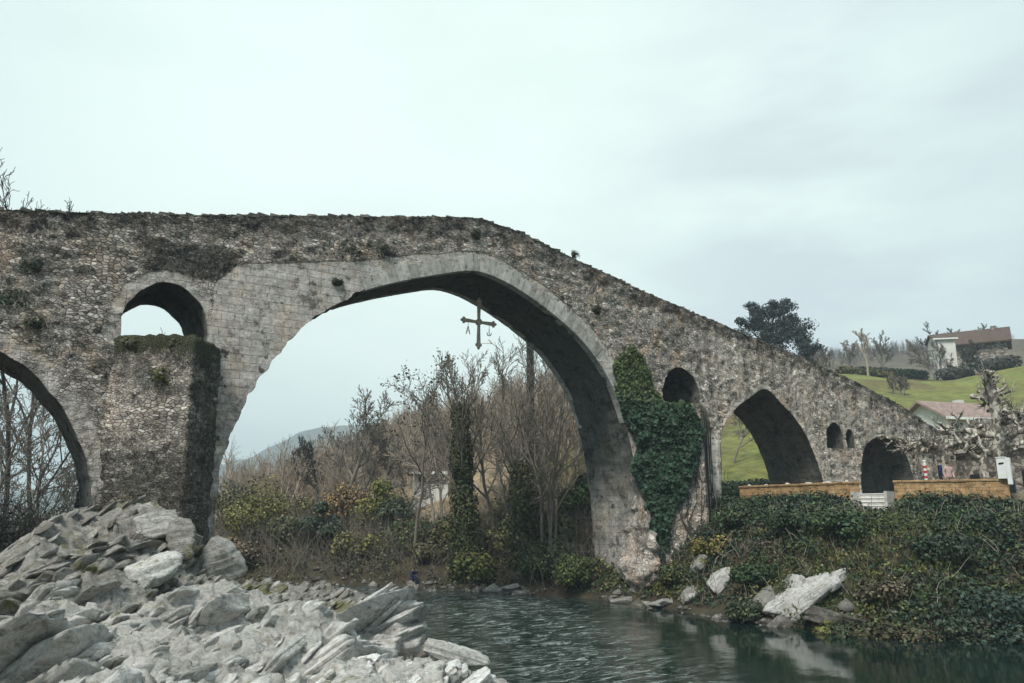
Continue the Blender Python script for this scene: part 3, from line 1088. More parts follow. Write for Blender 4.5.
def slab_arrays(rng, c, size, phi, yaw, pitch=0.0, nu=60, nv=34, ledge=0.5, rough=1.0):
    """one jointed limestone slab: long side rises to the right of the view by phi, bedding seen edge-on.
    returns vertices, faces, uv, thin-axis tilt"""
    hr = Rv * math.cos(yaw) + Hv * math.sin(yaw)
    hf = -Rv * math.sin(yaw) + Hv * math.cos(yaw)
    a1 = hr * math.cos(phi) + np.array([0, 0, 1.0]) * math.sin(phi)
    a3 = -hr * math.sin(phi) + np.array([0, 0, 1.0]) * math.cos(phi)
    a2 = hf * math.cos(pitch) + a3 * math.sin(pitch)
    a3 = np.cross(a1, a2)
    th = np.linspace(0, 2 * PI, nu, endpoint=False)
    ph = np.linspace(0.03, PI - 0.03, nv)
    T, Ph = np.meshgrid(th, ph, indexing='ij')
    d = np.stack([np.sin(Ph) * np.cos(T), np.sin(Ph) * np.sin(T), np.cos(Ph)], -1).reshape(-1, 3)
    # push samples out to a box so that the slab edges are well sampled
    d = d / (np.abs(d).max(1)[:, None] ** 0.75)
    d /= np.linalg.norm(d, axis=1)[:, None]
    r = np.full(len(d), 1.6)
    for k, ax in enumerate(((1, 0, 0), (-1, 0, 0), (0, 1, 0), (0, -1, 0), (0, 0, 1), (0, 0, -1))):
        a = np.array(ax, float) + rng.normal(size=3) * (0.24 if k < 4 else 0.10)
        a /= np.linalg.norm(a)
        q = d @ a
        r = np.where(q > 0.02, np.minimum(r, rng.uniform(0.82, 1.0) / np.maximum(q, 0.02)), r)
    for k in range(11):
        a = rng.normal(size=3)
        a /= np.linalg.norm(a)
        q = d @ a
        r = np.where(q > 0.02, np.minimum(r, rng.uniform(0.78, 1.2) / np.maximum(q, 0.02)), r)
    p = d * r[:, None] * (np.array(size) / 2)
    s_ = int(rng.integers(1, 900))
    off = rng.uniform(-50, 50, 3)
    # leaves of the bedding step in and out along the broken edges
    lv = p[:, 2] / 0.075 + 0.8 * vnoise(np.c_[p[:, 0] * 1.2, p[:, 1] * 1.2, np.full(len(p), off[0])], s_)
    step = _hash(np.floor(lv).astype(np.int64), np.zeros(len(p), np.int64), np.zeros(len(p), np.int64), s_) - 0.5
    side = np.clip(1.25 - np.abs(d[:, 2]) * r / 0.9, 0, 1)
    m = min(size[0], size[1])
    p[:, :2] *= (1 + ledge * 0.34 * step * side)[:, None]
    p = p + d * (rough * (0.022 * (1 - 2.4 * np.abs(fbm(p * 3.2 + off, 3, s_))) + 0.016 * fbm(p * 11 + off, 2, s_)) * min(1, m / 0.6))[:, None]
    uv = np.c_[p[:, 0] + off[0], p[:, 2] + 0.25 * p[:, 1] + off[1]]
    v = np.asarray(c) + p[:, :1] * a1 + p[:, 1:2] * a2 + p[:, 2:3] * a3
    return v, grid_faces(nu, nv, True), uv


def slab_pile(name, items, seed, mat, dark=0.2, moss=0.2, tone=0.55, ledge=0.5):
    """several slabs grown together into one rock; items: (centre, size, phi, yaw)"""
    rng = np.random.default_rng(seed)
    V, F, U_, Cc, b = [], [], [], [], 0
    for c, size, phi, yaw in items:
        nu, nv = (64, 36) if max(size) > 0.8 else (44, 26)
        v, f, uv = slab_arrays(rng, c, size, phi, yaw, rng.normal() * 0.12, nu, nv, ledge)
        V.append(v)
        F.append(f + b)
        U_.append(uv)
        ms = moss * sstep(-0.1, 0.5, fbm(v * 0.9, 3, seed)) + 0.1 * moss
        Cc.append(np.c_[np.full(len(v), np.clip(tone + rng.normal() * 0.18, 0, 1)), np.full(len(v), np.clip(dark + rng.normal() * 0.08, 0, 1)), ms])
        b += len(v)
    V = np.vstack(V)
    o_ = V[:, :].mean(0)
    o_[2] = V[:, 2].min()
    o = mesh_np(name, V - o_, np.vstack(F), uv=np.vstack(U_), cols={'crev': np.vstack(Cc)}, mat=mat)
    o.location = o_
    return o


# pale flaring foot of the right-hand pier
nu, nz_ = 70, 60
th = np.linspace(0, 2 * PI, nu, endpoint=False)
zs = np.linspace(-0.4, 6.0, nz_)
T, Z = np.meshgrid(th, zs, indexing='ij')
rad = interp(Z.ravel(), [(-0.4, 0.45), (0.3, 0.75), (1.3, 1.35), (2.0, 1.2), (3.2, 0.75), (4.6, 0.42), (6.0, 0.10)])
q = np.c_[np.cos(T).ravel(), np.sin(T).ravel(), Z.ravel()]
fq = np.c_[T.ravel() * 1.5, Z.ravel() * 2.4]
rad = rad * (1 + 0.22 * fbm(q * 1.6, 4, 77) + 0.10 * fbm(q * 4.5, 3, 78)) + 0.10 * voronoi2(fq, 79)[2] + facets(fq * 0.45, 80, 0.16, 0.3, 20)[0]
v = np.c_[28.95 + q[:, 0] * rad * 0.72, 0.15 + q[:, 1] * rad, q[:, 2] + 0.1 * fbm(q * 2, 2, 79)]
to_bridge(mesh_np('pier_foot', v, grid_faces(nu, nz_, True), uv=np.c_[T.ravel() * 1.2 + 70, Z.ravel()], cols={'zone': np.tile([0.42, 0.05, 0.12], (len(v), 1)), 'zone2': np.tile([0.6, 0.8, 0], (len(v), 1))}, mat=MASON))

# ------------------------------------------------------------------ terrain
RIGHT_SHORE = np.array([(90, -75), (52, -40), (40, -24), (33, -16.4), (28.2, -12.5), (26.6, -9.5), (27.2, -5), (27.7, -1), (27.4, 2), (25.8, 6), (24.0, 12), (21.5, 16), (16.0, 22), (7, 31), (-6, 42), (-40, 62), (-200, 110)], float)
LEFT_SHORE = np.array([(20, -90), (6, -36), (6.4, -25), (7.6, -20.5), (8.8, -18.3), (9.4, -16), (9.7, -13), (10.4, -9), (10.8, -5), (10.4, 2), (9.6, 8), (7.0, 16), (-1, 25.5), (-34, 46), (-200, 96)], float)


def signed(poly, P):
    d = np.full(len(P), 1e9)
    sg = np.zeros(len(P))
    for a, b in zip(poly[:-1], poly[1:]):
        e = b - a
        w = P - a
        t = np.clip((w @ e) / (e @ e), 0, 1)
        q = w - t[:, None] * e
        dd = np.hypot(q[:, 0], q[:, 1])
        m = dd < d
        sg = np.where(m, np.sign(e[0] * w[:, 1] - e[1] * w[:, 0]), sg)
        d = np.minimum(d, dd)
    return d * sg


def height(x, y):
    """ground level, water at 0"""
    P = np.c_[x, y]
    dr = -signed(RIGHT_SHORE, P)      # > 0 on the right bank
    dl = signed(LEFT_SHORE, P)        # > 0 on the left bank
    n1 = fbm(P * 0.35, 4, 50)
    n2 = fbm(P * 0.05, 3, 52)
    # right bank: steep brambly slope to the terrace near the bridge, gentler upstream
    k = sstep(7, 2, y)
    thr = interp(y, [(-30, 6.0), (-14, 6.75), (-8, 8.6), (0, 8.5)])
    steep = 4.25 * sstep(-0.3, 5.4, dr + 0.5 * n1) ** 0.8 + 0.6 * sstep(5, 7, dr) + 0.45 * sstep(-0.15, 0.1, dr - thr)
    soft = 1.1 * sstep(0, 2.5, dr) + (2.2 + 2.0 * sstep(31, 35, x) * sstep(40, 20, y)) * sstep(1, 11, dr)
    hr = steep * k + soft * (1 - k)
    x0 = interp(y, [(-60, 78), (0, 62), (10, 52), (35, 26), (60, 22), (200, 10)])
    hill = np.clip(x - x0, 0, None) * interp(y, [(-20, 0.25), (10, 0.27), (60, 0.27), (120, 0.22)])
    azm = np.degrees(np.arctan2(x, y + 32))
    cap = 50 - 19 * sstep(41, 47, azm)
    hill = hill * (1 - 0.17 * sstep(54, 63, azm)) * interp(azm, [(8, 0.0), (14, 0.25), (19, 0.62), (25, 1.0)])
    hill = hill * (1 + 0.30 * sstep(46, 40, azm))
    hill = cap - np.log1p(np.exp((cap - hill) / 4)) * 4 + 1.2 * n2 * sstep(0, 8, hill)
    far = np.hypot(x, y + 32)
    hill = np.maximum(hill, 0) + 30 * sstep(225, 330, far) * sstep(46, 54, azm)
    hr = hr + hill * sstep(0, 18, dr)
    hl = 1.6 * sstep(0, 3, dl) + 1.6 * sstep(2, 12, dl) + 0.3 * n1
    hl = hl - 1.2 * sstep(-2, 1, -y - 4) * sstep(18, 10, np.abs(x - 2))
    out = np.where(dr > 0, hr, np.where(dl > 0, hl, -0.9))
    out = out - 1.0 * np.exp(-((x - 35.4) ** 2 + (y + 8.9) ** 2) / 1.3)
    return np.where((dr <= 0) & (dl <= 0), np.maximum(-0.9, -0.35 * np.minimum(-dr, -dl)), out) - 0.02


def hz(x, y):
    return float(height(np.array([float(x)]), np.array([float(y)]))[0])


az = np.r_[np.linspace(-30, 100, 521), np.linspace(103, 327, 76)]
az = np.radians(az)
rr = np.r_[1.0, 3.0, np.geomspace(6, 1900, 330)]
A, R_ = np.meshgrid(az, rr, indexing='ij')
gx, gy = (np.sin(A) * R_).ravel(), (-32 + np.cos(A) * R_).ravel()
gz = height(gx, gy)
P = np.c_[gx, gy]
dr = -signed(RIGHT_SHORE, P)
dl = signed(LEFT_SHORE, P)
grass = np.array([0.155, 0.178, 0.060])
brown = np.array([0.105, 0.085, 0.06])
mud = np.array([0.055, 0.05, 0.038])
gn = fbm(P * 0.12, 4, 60)
far = np.hypot(gx, gy + 32)
field = sstep(40, 50, gx) * sstep(205, 190, far)
wood = sstep(26, 34, gy - 0.25 * gx + 4 * gn)
gc = brown + 0 * P[:, :1]
gc = gc + (grass - gc) * (field * (1 - wood * 0.0))[:, None]
woodz = sstep(0, 6, (gy - 20) - 0.42 * (gx - 20) + 5 * gn)
gc = gc + (np.array([0.27, 0.22, 0.165]) - gc) * woodz[:, None]
gc = gc + (np.array([0.13, 0.10, 0.06]) - gc) * (sstep(0.0, 0.4, fbm(P * 0.09, 5, 61)) * 0.7 * field)[:, None]
gc = gc + (np.array([0.11, 0.10, 0.085]) - gc) * sstep(200, 225, far)[:, None]
nearb = sstep(8, 3, np.minimum(np.abs(dr), np.abs(dl)))
gc = gc + (mud - gc) * nearb[:, None]
gc = np.where(((dr <= 0) & (dl <= 0))[:, None], np.array([0.03, 0.035, 0.028]), gc)
ter = (dr > 5) & (gx < 62) & (gy < 12) & (gy > -40)
gc = np.where(ter[:, None], np.array([0.16, 0.145, 0.12]) + 0.02 * gn[:, None], gc)
o = mesh_np('ground', np.c_[gx, gy, gz], grid_faces(len(az), len(rr), True)[:, ::-1], cols={'Col': np.clip(gc, 0.01, 1)}, smooth=True, mat=GROUND)
tag(o, kind='structure')

# distant mountain ranges as real relief
def mountain(name, d, pts, depth, base, seed, rel):
    """pts: (pixel x, pixel y) of the skyline seen at ground distance d"""
    px = np.arange(-260, 760, 4)
    sky = interp(px, pts)
    nt = 40
    t = np.linspace(0, 1, nt)
    v = []
    for x_, y_ in zip(px, sky):
        top = at(x_, y_, d)
        h = top[2] + 4 * vnoise(np.array([[x_ * 0.013, 3.0]]), seed)[0] * rel + 5 * vnoise(np.array([[x_ * 0.06, 9.0]]), seed)[0] * rel
        dirv = np.array([top[0], top[1] + 32]) / d
        for s in t:
            dd = d - depth * (1 - s) ** 1.0
            p = np.array([0, -32]) + dirv * dd
            v.append((p[0], p[1], h * (s ** 1.5) - 4 * (1 - s)))
        p = np.array([0, -32]) + dirv * (d + depth)
        v.append((p[0], p[1], -4))
    v = np.array(v)
    n = nt + 1
    v[:, 2] += rel * 7 * fbm(v[:, :2] * 0.012, 4, seed + 2) * np.tile(np.r_[np.sin(t * PI * 0.9), 0], len(px))
    o = mesh_np(name, v, grid_faces(len(px), n)[:, ::-1], cols={'Col': np.tile(base, (len(v), 1))}, smooth=True, mat=GROUND)
    tag(o, kind='structure')
    return o


mountain('mountain', 1500, [(-260, 505), (60, 490), (150, 478), (225, 466), (262, 452), (300, 436), (345, 424), (420, 428), (520, 455), (760, 500)], 420, (0.09, 0.10, 0.075), 81, 1.0)
mountain('mountain', 900, [(-260, 510), (100, 508), (200, 503), (240, 492), (270, 478), (300, 470), (380, 460), (520, 475), (760, 505)], 220, (0.08, 0.085, 0.06), 91, 0.6)

# ------------------------------------------------------------------ river
xs = np.r_[np.linspace(-60, 6, 40), np.arange(6.2, 44, 0.16), np.linspace(45, 120, 30)]
ys = np.r_[np.linspace(-90, -27, 30), np.arange(-26.8, 24, 0.16), np.linspace(25, 130, 40)]
X, Y = np.meshgrid(xs, ys, indexing='ij')
P = np.c_[X.ravel(), Y.ravel()]
# fast water near the left bank, still and dark under the right bank
lane = interp(P[:, 1], [(-30, 10), (-18, 13.5), (-12, 15.5), (-6, 18.0), (0, 20.5), (6, 20.5), (14, 18), (24, 8)])
wid = interp(P[:, 1], [(-30, 2.4), (-14, 2.8), (-6, 3.8), (4, 5.2), (20, 5)])
foam = np.exp(-((P[:, 0] - lane) / wid) ** 2)
foam = np.clip(foam * 1.3, 0, 1)
q = np.c_[P[:, 0] * 0.8 + P[:, 1] * 0.5, P[:, 1] * 0.5 - P[:, 0] * 0.25]
wz = 0.035 * fbm(q * 0.9, 4, 71) * (0.12 + 1.7 * foam) + 0.05 * foam * fbm(q * 0.35, 3, 73)
calm = sstep(8, 20, np.abs(P[:, 0] - 20)) * 0 + 1
o = mesh_np('river', np.c_[P, wz * calm], grid_faces(len(xs), len(ys)), cols={'foam': foam}, smooth=True, mat=WATER)
tag(o, kind='structure')

# ------------------------------------------------------------------ limestone in the foreground
RC = [  # pixel x, y, ground distance
    # near row, bottom of the picture
    (-120, 690, 7.5), (0, 690, 7.6), (120, 690, 7.8), (240, 690, 8.0), (330, 690, 8.3), (420, 690, 9.0), (470, 690, 9.6), (520, 688, 10.4),
    # slabs
    (-100, 640, 10.0), (0, 640, 10.3), (90, 648, 10.0), (180, 645, 10.4), (260, 640, 10.6), (330, 640, 11.0), (400, 652, 11.6), (460, 660, 12.2), (490, 664, 12.6),
    (-100, 600, 13.0), (0, 605, 13.0), (60, 600, 13.6), (120, 590, 14.0), (180, 606, 13.0), (240, 590, 13.6), (300, 612, 12.8), (350, 632, 13.2), (420, 640, 14.0),
    # ridge line of the near slabs
    (190, 585, 16.0), (235, 574, 15.6), (270, 586, 15.8), (310, 602, 15.2), (345, 618, 15.6), (400, 632, 15.6),
    # hollow and gravel behind
    (200, 574, 21.0), (250, 578, 21.0), (290, 590, 20.5), (330, 604, 19.6), (380, 612, 19.0), (415, 622, 18.6),
    (256, 576, 25.0), (300, 580, 25.5), (345, 584, 25.5), (400, 594, 24.5), (300, 572, 31.0),
    # climbing crag under the left pier
    (0, 572, 18.0), (40, 566, 18.5), (90, 556, 19.0), (140, 566, 18.6), (175, 572, 19.0), (0, 560, 21.5), (45, 540, 22.5), (80, 520, 23.5), (110, 502, 24.5), (150, 492, 25.6), (175, 505, 25.6), (190, 528, 25.2), (205, 556, 25.0), (225, 574, 25.4),
    (100, 500, 27.0), (150, 492, 27.6), (120, 504, 31.0), (60, 510, 29.0), (100, 503, 33.5), (0, 577, 24.0), (22, 552, 26.0), (-40, 592, 24.0), (34, 530, 28.0), (-60, 600, 20.0), (-20, 600, 30.0), (210, 572, 28.0),
]
RP = np.array([at(*c) for c in RC])
RP = np.vstack([RP, [(11.2, -12.5, 0.1), (11.6, -8.0, 0.1), (10.8, -16, -0.1), (10.4, -18.5, -0.1), (12, -4.5, 0.2), (11.8, -1.0, 0.2), (13.5, -9, -1.0), (12.6, -15, -1.0), (9.5, -23, 0), (-8, -8, 1.5), (-10, -16, 2.2), (-5, -28, 2.6), (-3.0, -3, 2.2), (-6, 2, 2.0), (2.0, 3.5, 4.2), (8.6, 3.5, 1.6), (9.2, 0.5, 1.8), (4, -27, 2.6), (7, -28, 1.6)]])


def tps(P, lam=0.02):
    n = len(P)
    d = np.hypot(P[:, None, 0] - P[None, :, 0], P[:, None, 1] - P[None, :, 1])
    K = np.where(d > 0, d ** 2 * np.log(d + 1e-9), 0) + lam * np.eye(n)
    Q = np.c_[np.ones(n), P[:, :2]]
    A = np.block([[K, Q], [Q.T, np.zeros((3, 3))]])
    s = np.linalg.solve(A, np.r_[P[:, 2], 0, 0, 0])

    def f(x, y):
        out = s[n] + s[n + 1] * x + s[n + 2] * y
        for i in range(n):
            r = np.hypot(x - P[i, 0], y - P[i, 1])
            out = out + s[i] * r ** 2 * np.log(r + 1e-9)
        return out
    return f


rock_base = tps(RP)


az = np.radians(np.linspace(-14, 66, 860))
rr = np.geomspace(5.2, 36.5, 640)
na, nr = len(az), len(rr)
A, R_ = np.meshgrid(az, rr, indexing='ij')
gx, gy = (np.sin(A) * R_).ravel(), (-32 + np.cos(A) * R_).ravel()
P = np.c_[gx, gy]
gd = np.hypot(gx, gy + 32)
gh = rock_base(gx, gy) - 1.5 * sstep(1.8, 0.2, gx) * sstep(17, 21, gd) - 0.70 - 0.25 * sstep(10, 14, gd) + 0.12 * fbm(P * 0.5, 3, 100)
gh = np.minimum(gh, interp(gd, [(0, 2.4), (9, 2.15), (14, 1.95), (20, 2.1), (24, 3.1), (34, 4.2)]))
# crests of the rock: polyline seen at (pixel x, pixel y, distance), slope towards the camera, slope away from it
CRESTS = [
    ([(30, 566, 21.0), (46, 520, 24.0), (70, 509, 25.5), (105, 506, 26.0), (140, 494, 26.2), (163, 503, 26.0), (181, 524, 25.6), (193, 560, 25.2)], 0.42, 0.9),
    ([(30, 575, 19.0), (75, 552, 20.6), (110, 536, 22.0), (150, 540, 22.5), (178, 562, 22.8)], 0.8, 0.9),
    ([(110, 560, 19.0), (150, 566, 19.0), (190, 574, 19.2)], 0.5, 0.6),
    ([(-90, 578, 15.4), (0, 576, 16.0), (44, 575, 16.5), (62, 584, 16.8)], 0.75, 1.0),
    ([(56, 584, 15.4), (80, 561, 16.0), (118, 563, 16.3), (142, 584, 16.4)], 0.95, 1.2),
    ([(148, 602, 13.9), (176, 588, 14.2), (225, 575, 14.8), (262, 587, 15.0), (288, 604, 14.8)], 1.1, 1.4),
    ([(196, 645, 11.2), (240, 626, 11.8), (300, 604, 12.6), (318, 600, 12.8), (345, 621, 12.8), (370, 645, 12.5)], 0.70, 1.5),
    ([(320, 660, 10.4), (390, 654, 11.6), (440, 659, 12.2), (484, 667, 12.6), (516, 688, 11.4)], 0.14, 0.7),
    ([(-60, 642, 10.0), (0, 632, 10.6), (60, 644, 10.4), (112, 632, 11.0), (152, 644, 10.6)], 0.65, 1.0),
    ([(40, 606, 13.0), (90, 600, 13.4), (140, 612, 13.0)], 0.8, 1.2),
    ([(118, 618, 12.6), (170, 626, 12.2), (216, 648, 11.2)], 0.8, 1.2),
    ([(0, 690, 7.8), (110, 668, 8.6), (190, 676, 8.4)], 0.3, 0.7),
    ([(210, 690, 8.4), (262, 664, 9.2), (330, 676, 9.2)], 0.25, 0.6),
    ([(256, 582, 24.5), (300, 584, 25.0), (345, 588, 25.0)], 0.12, 0.2),
]
for cpts, sf, sb in CRESTS:
    q = np.array([at(*c_) for c_ in cpts])
    best = np.full(len(P), 1e9)
    val = np.full(len(P), -9.0)
    for a, b in zip(q[:-1], q[1:]):
        e = (b - a)[:2]
        t = np.clip(((P - a[:2]) @ e) / (e @ e), 0, 1)
        n_ = a[:2] + t[:, None] * e
        dd = P - n_
        d_ = np.hypot(dd[:, 0], dd[:, 1])
        zc = a[2] + t * (b - a)[2]
        front = np.hypot(n_[:, 0], n_[:, 1] + 32) > gd
        v_ = zc - np.where(front, sf, sb) * np.maximum(d_ - 0.05, 0) ** 0.95
        m_ = d_ < best
        val = np.where(m_, v_, val)
        best = np.minimum(best, d_)
    val = val + 0.16 * fbm(P * 0.9, 4, int(abs(q[0, 0]) * 50) % 900) - 0.05
    gh = np.where(best < 4.0, np.maximum(gh, val), gh)
HG = gh.reshape(na, nr).copy()
XG, YG = gx.reshape(na, nr), gy.reshape(na, nr)
rng = np.random.default_rng(140)


def grid_ix(x, y):
    a = math.atan2(x, y + 32)
    r = math.hypot(x, y + 32)
    return int((a - az[0]) / (az[1] - az[0])), int(math.log(r / rr[0]) / math.log(rr[1] / rr[0]))


dl = signed(LEFT_SHORE, P)
cut = 2.6 * sstep(0.9, -2.2, dl + 0.5 * fbm(P * 0.7, 4, 161)) + 5 * sstep(1.0, 3.5, gy - 1.5) * sstep(0.5, 4, np.abs(gx - 3.0))
HG = (gh - cut).reshape(na, nr)
# filler between the slabs: rubble and soil
fill = HG.ravel() - 0.13 + 0.06 * sstep(17, 14, gd) + 0.10 * (1 - 2.2 * np.abs(fbm(P * 1.9, 4, 157, 0.6))) + 0.05 * voronoi2(P * 4.5, 158)[2] + 0.02 * fbm(P * 9, 3, 159)
VV, FF, UU, CC_, nb = [np.c_[gx, gy, fill]], [grid_faces(na, nr)[:, ::-1]], [np.c_[gx * 0.8 + gy * 0.5, gh * 1.0 + gy * 0.3]], [], len(gx)
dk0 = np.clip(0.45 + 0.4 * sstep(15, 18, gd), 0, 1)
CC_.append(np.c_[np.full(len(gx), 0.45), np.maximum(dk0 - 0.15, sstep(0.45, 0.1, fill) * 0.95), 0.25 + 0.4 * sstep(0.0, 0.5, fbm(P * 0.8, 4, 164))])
SLABS = []
for n_, (l0, l1), (r0, r1) in ((120, (1.1, 2.1), (7.2, 17)), (640, (0.55, 1.1), (6.5, 31)), (500, (0.5, 1.0), (17, 31)), (1900, (0.28, 0.58), (6.0, 31)), (1100, (0.28, 0.6), (17, 30)), (2200, (0.13, 0.3), (6.0, 23))):
    for k in range(n_):
        a_ = rng.uniform(az[0], az[-1])
        r_ = r0 * (r1 / r0) ** rng.random()
        SLABS.append((a_, r_, rng.uniform(l0, l1)))
for a_, r_, L_ in SLABS:
    cx, cy = math.sin(a_) * r_, -32 + math.cos(a_) * r_
    ci, cj = grid_ix(cx, cy)
    if not (3 < ci < na - 4 and 3 < cj < nr - 4) or cy > 0.2:
        continue
    z = HG[ci, cj]
    if z < -0.25:
        continue
    if dl[ci * nr + cj] < 1.3 and L_ > 0.5:
        continue
    lat = (np.array([cx, cy]) - CAM[:2]) @ Rv[:2]
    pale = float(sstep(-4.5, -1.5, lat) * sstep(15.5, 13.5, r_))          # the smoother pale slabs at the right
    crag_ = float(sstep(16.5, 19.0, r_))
    q_ = np.array([[cx * 0.22, cy * 0.22]])
    phi = (0.62 - 0.36 * pale) + 0.45 * fbm(q_, 2, 181)[0] + rng.normal() * 0.085
    W_ = L_ * rng.uniform(0.7, 1.5)
    T_ = L_ * rng.uniform(0.13, 0.36)
    yaw = 0.9 * fbm(q_, 2, 182)[0] - 0.2 + rng.normal() * 0.13
    nu, nv = (96, 48) if (L_ > 1.2 and r_ < 16) else ((60, 32) if L_ > 0.6 else ((32, 20) if L_ > 0.3 else (20, 12)))
    if r_ > 19:
        nu, nv = int(nu * 0.7), int(nv * 0.7)
    # sunk so that only its upper edge and face stand out
    zc = z - (0.44 - 0.26 * crag_) * L_ * abs(math.sin(phi)) - (0.09 if L_ > 0.5 else 0.05) * L_ + rng.normal() * 0.035
    v, f, uv = slab_arrays(rng, (cx, cy, zc), (L_, W_, T_), phi, yaw, 0.35 * fbm(q_, 2, 183)[0] + rng.normal() * 0.08, nu, nv, 0.4)
    VV.append(v)
    FF.append(f + nb)
    UU.append(uv)
    nb += len(v)
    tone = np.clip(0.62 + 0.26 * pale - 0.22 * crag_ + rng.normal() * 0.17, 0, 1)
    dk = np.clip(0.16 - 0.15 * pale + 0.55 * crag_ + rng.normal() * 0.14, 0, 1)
    mo = 0.06 + (0.56 + 0.14 * crag_) * sstep(-0.05, 0.35, fbm(v * 0.7, 3, 166))
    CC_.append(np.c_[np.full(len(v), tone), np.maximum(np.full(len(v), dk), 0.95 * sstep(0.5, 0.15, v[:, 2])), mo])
o = mesh_np('rocks', np.vstack(VV), np.vstack(FF), uv=np.vstack(UU), cols={'crev': np.vstack(CC_)}, smooth=False, mat=ROCK)
tag(o, kind='structure')

# the leaning, leaf-bedded outcrop at the water's edge, and loose blocks
rg = np.random.default_rng(5)
items = []
for k in range(15):
    t = k / 14
    c_ = at(338 + 66 * t + rg.normal() * 3, 632 + 6 * t - 17 * math.sin(PI * min(1, t * 1.15)) + rg.normal() * 3, 16.4 + rg.normal() * 0.3)
    items.append((c_, (1.15 * (0.75 + 0.5 * math.sin(PI * t)) * rg.uniform(0.85, 1.15), 1.3 * rg.uniform(0.7, 1.2), 0.20 * rg.uniform(0.6, 1.6)), 0.85 - 0.30 * t + rg.normal() * 0.07, -0.2 + rg.normal() * 0.15))
for k in range(9):
    c_ = at(345 + 70 * rg.random(), 642 + 10 * rg.random(), 15.8 + rg.normal() * 0.4)
    items.append((c_, (0.8 * rg.uniform(0.6, 1.3), 0.7, 0.3), 0.4 + rg.normal() * 0.3, rg.normal() * 0.4))
o = slab_pile('rock_outcrop', items, 6, ROCK, 0.22, 0.55, 0.6)
tag(o, 'pale outcrop of leaning limestone leaves at the water edge, in front of the river', 'rock')
LOOSE = [
    (456, 655, 13.2, (1.0, 0.5, 0.26), -0.32, 'long flat grey slab lying on the low rocks beside the water', 11, 0.1, 0.3),
    (158, 526, 25.0, (1.4, 1.0, 0.9), 0.2, 'tan cracked block at the foot of the left bridge pier', 12, 0.35, 0.5),
    (181, 540, 24.6, (0.8, 0.7, 1.3), 0.15, 'upright mossy block leaning against the left bridge pier', 15, 0.5, 0.6),
    (222, 558, 25.4, (0.9, 0.9, 1.5), 0.3, 'knobbly block on the river side of the left pier base', 13, 0.35, 0.4),
    (148, 574, 18.0, (1.0, 0.8, 0.6), 0.3, 'rounded pale boulder with moss below the left pier', 14, 0.15, 0.6),
]
for px, py, d, sz, phi, lab, sd_, dk_, ms_ in LOOSE:
    c_ = at(px, py, d)
    o = slab_pile('boulder', [(c_, sz, phi, 0.2)], sd_, ROCK, dk_, ms_)
    tag(o, lab, 'rock')

# ------------------------------------------------------------------ rocks along the right bank
def on_bank(x, y, d0=20, d1=60):
    """where the line of sight through a pixel meets the ground"""
    ds = np.linspace(d0, d1, 400)
    pts = np.array([at(x, y, d) for d in ds])
    g = height(pts[:, 0], pts[:, 1])
    k = np.where(pts[:, 2] <= np.maximum(g, 0.0))[0]
    i = k[0] if len(k) else len(ds) - 1
    return np.array([pts[i, 0], pts[i, 1], max(g[i], -0.1)])


BANKROCK = [
    # pixel, size of the main slab, rise, seed, label, weathering, moss, how many pieces
    (808, 600, (3.0, 1.4, 0.95), 0.52, 21, 'long white limestone wedge slanting down to the water below the brambles', 0.0, 0.3, 3),
    (834, 580, (1.3, 0.8, 0.45), 0.45, 22, 'small pale rock crest poking from the grass just above the white wedge', 0.05, 0.3, 2),
    (838, 624, (3.0, 1.5, 0.6), -0.25, 23, 'low dark shelf of rock at the waterline right of the white wedge', 0.9, 0.3, 3),
    (764, 608, (1.5, 1.2, 0.7), 0.5, 24, 'grey-brown cracked rock just left of the white wedge', 0.6, 0.5, 4),
    (722, 584, (1.3, 1.2, 0.8), 0.75, 25, 'craggy white rock face under the mossy ledge, midway between pier and wedge', 0.15, 0.55, 6),
    (700, 570, (0.8, 0.9, 0.8), 1.0, 26, 'tall narrow rock with moss on its crown, right of the ivy', 0.45, 0.8, 4),
    (690, 597, (1.2, 1.0, 0.5), 0.4, 27, 'pale broken block low on the bank below the mossy ledge', 0.35, 0.5, 4),
    (664, 604, (1.3, 0.9, 0.35), 0.15, 28, 'flat pale stone at the waterline right of the pier foot', 0.4, 0.4, 2),
    (622, 602, (1.5, 0.8, 0.3), 0.1, 29, 'flat tan stone in the water just under the pier foot', 0.5, 0.3, 2),
    (641, 606, (1.0, 0.9, 0.4), 0.3, 30, 'ochre stone at the waterline directly below the pier foot', 0.55, 0.4, 2),
    (744, 612, (1.2, 0.9, 0.5), 0.4, 31, 'dark wet stone at the waterline below the craggy white face', 0.95, 0.3, 3),
    (778, 626, (0.9, 0.8, 0.4), 0.5, 32, 'dark half-drowned stone at the tip of the white wedge', 0.95, 0.3, 2),
    (571, 556, (0.5, 0.6, 1.4), 0.2, 33, 'narrow white-streaked rock in the dark bank left of the pier foot', 0.4, 0.4, 1),
    (507, 592, (1.7, 0.9, 0.45), 0.2, 34, 'low pinkish-grey stone at the far waterline under the bare trees', 0.55, 0.4, 3),
    (1000, 627, (1.4, 0.9, 0.6), 0.3, 35, 'brown rock at the waterline under the dark ivy at the far right', 0.85, 0.4, 2),
]
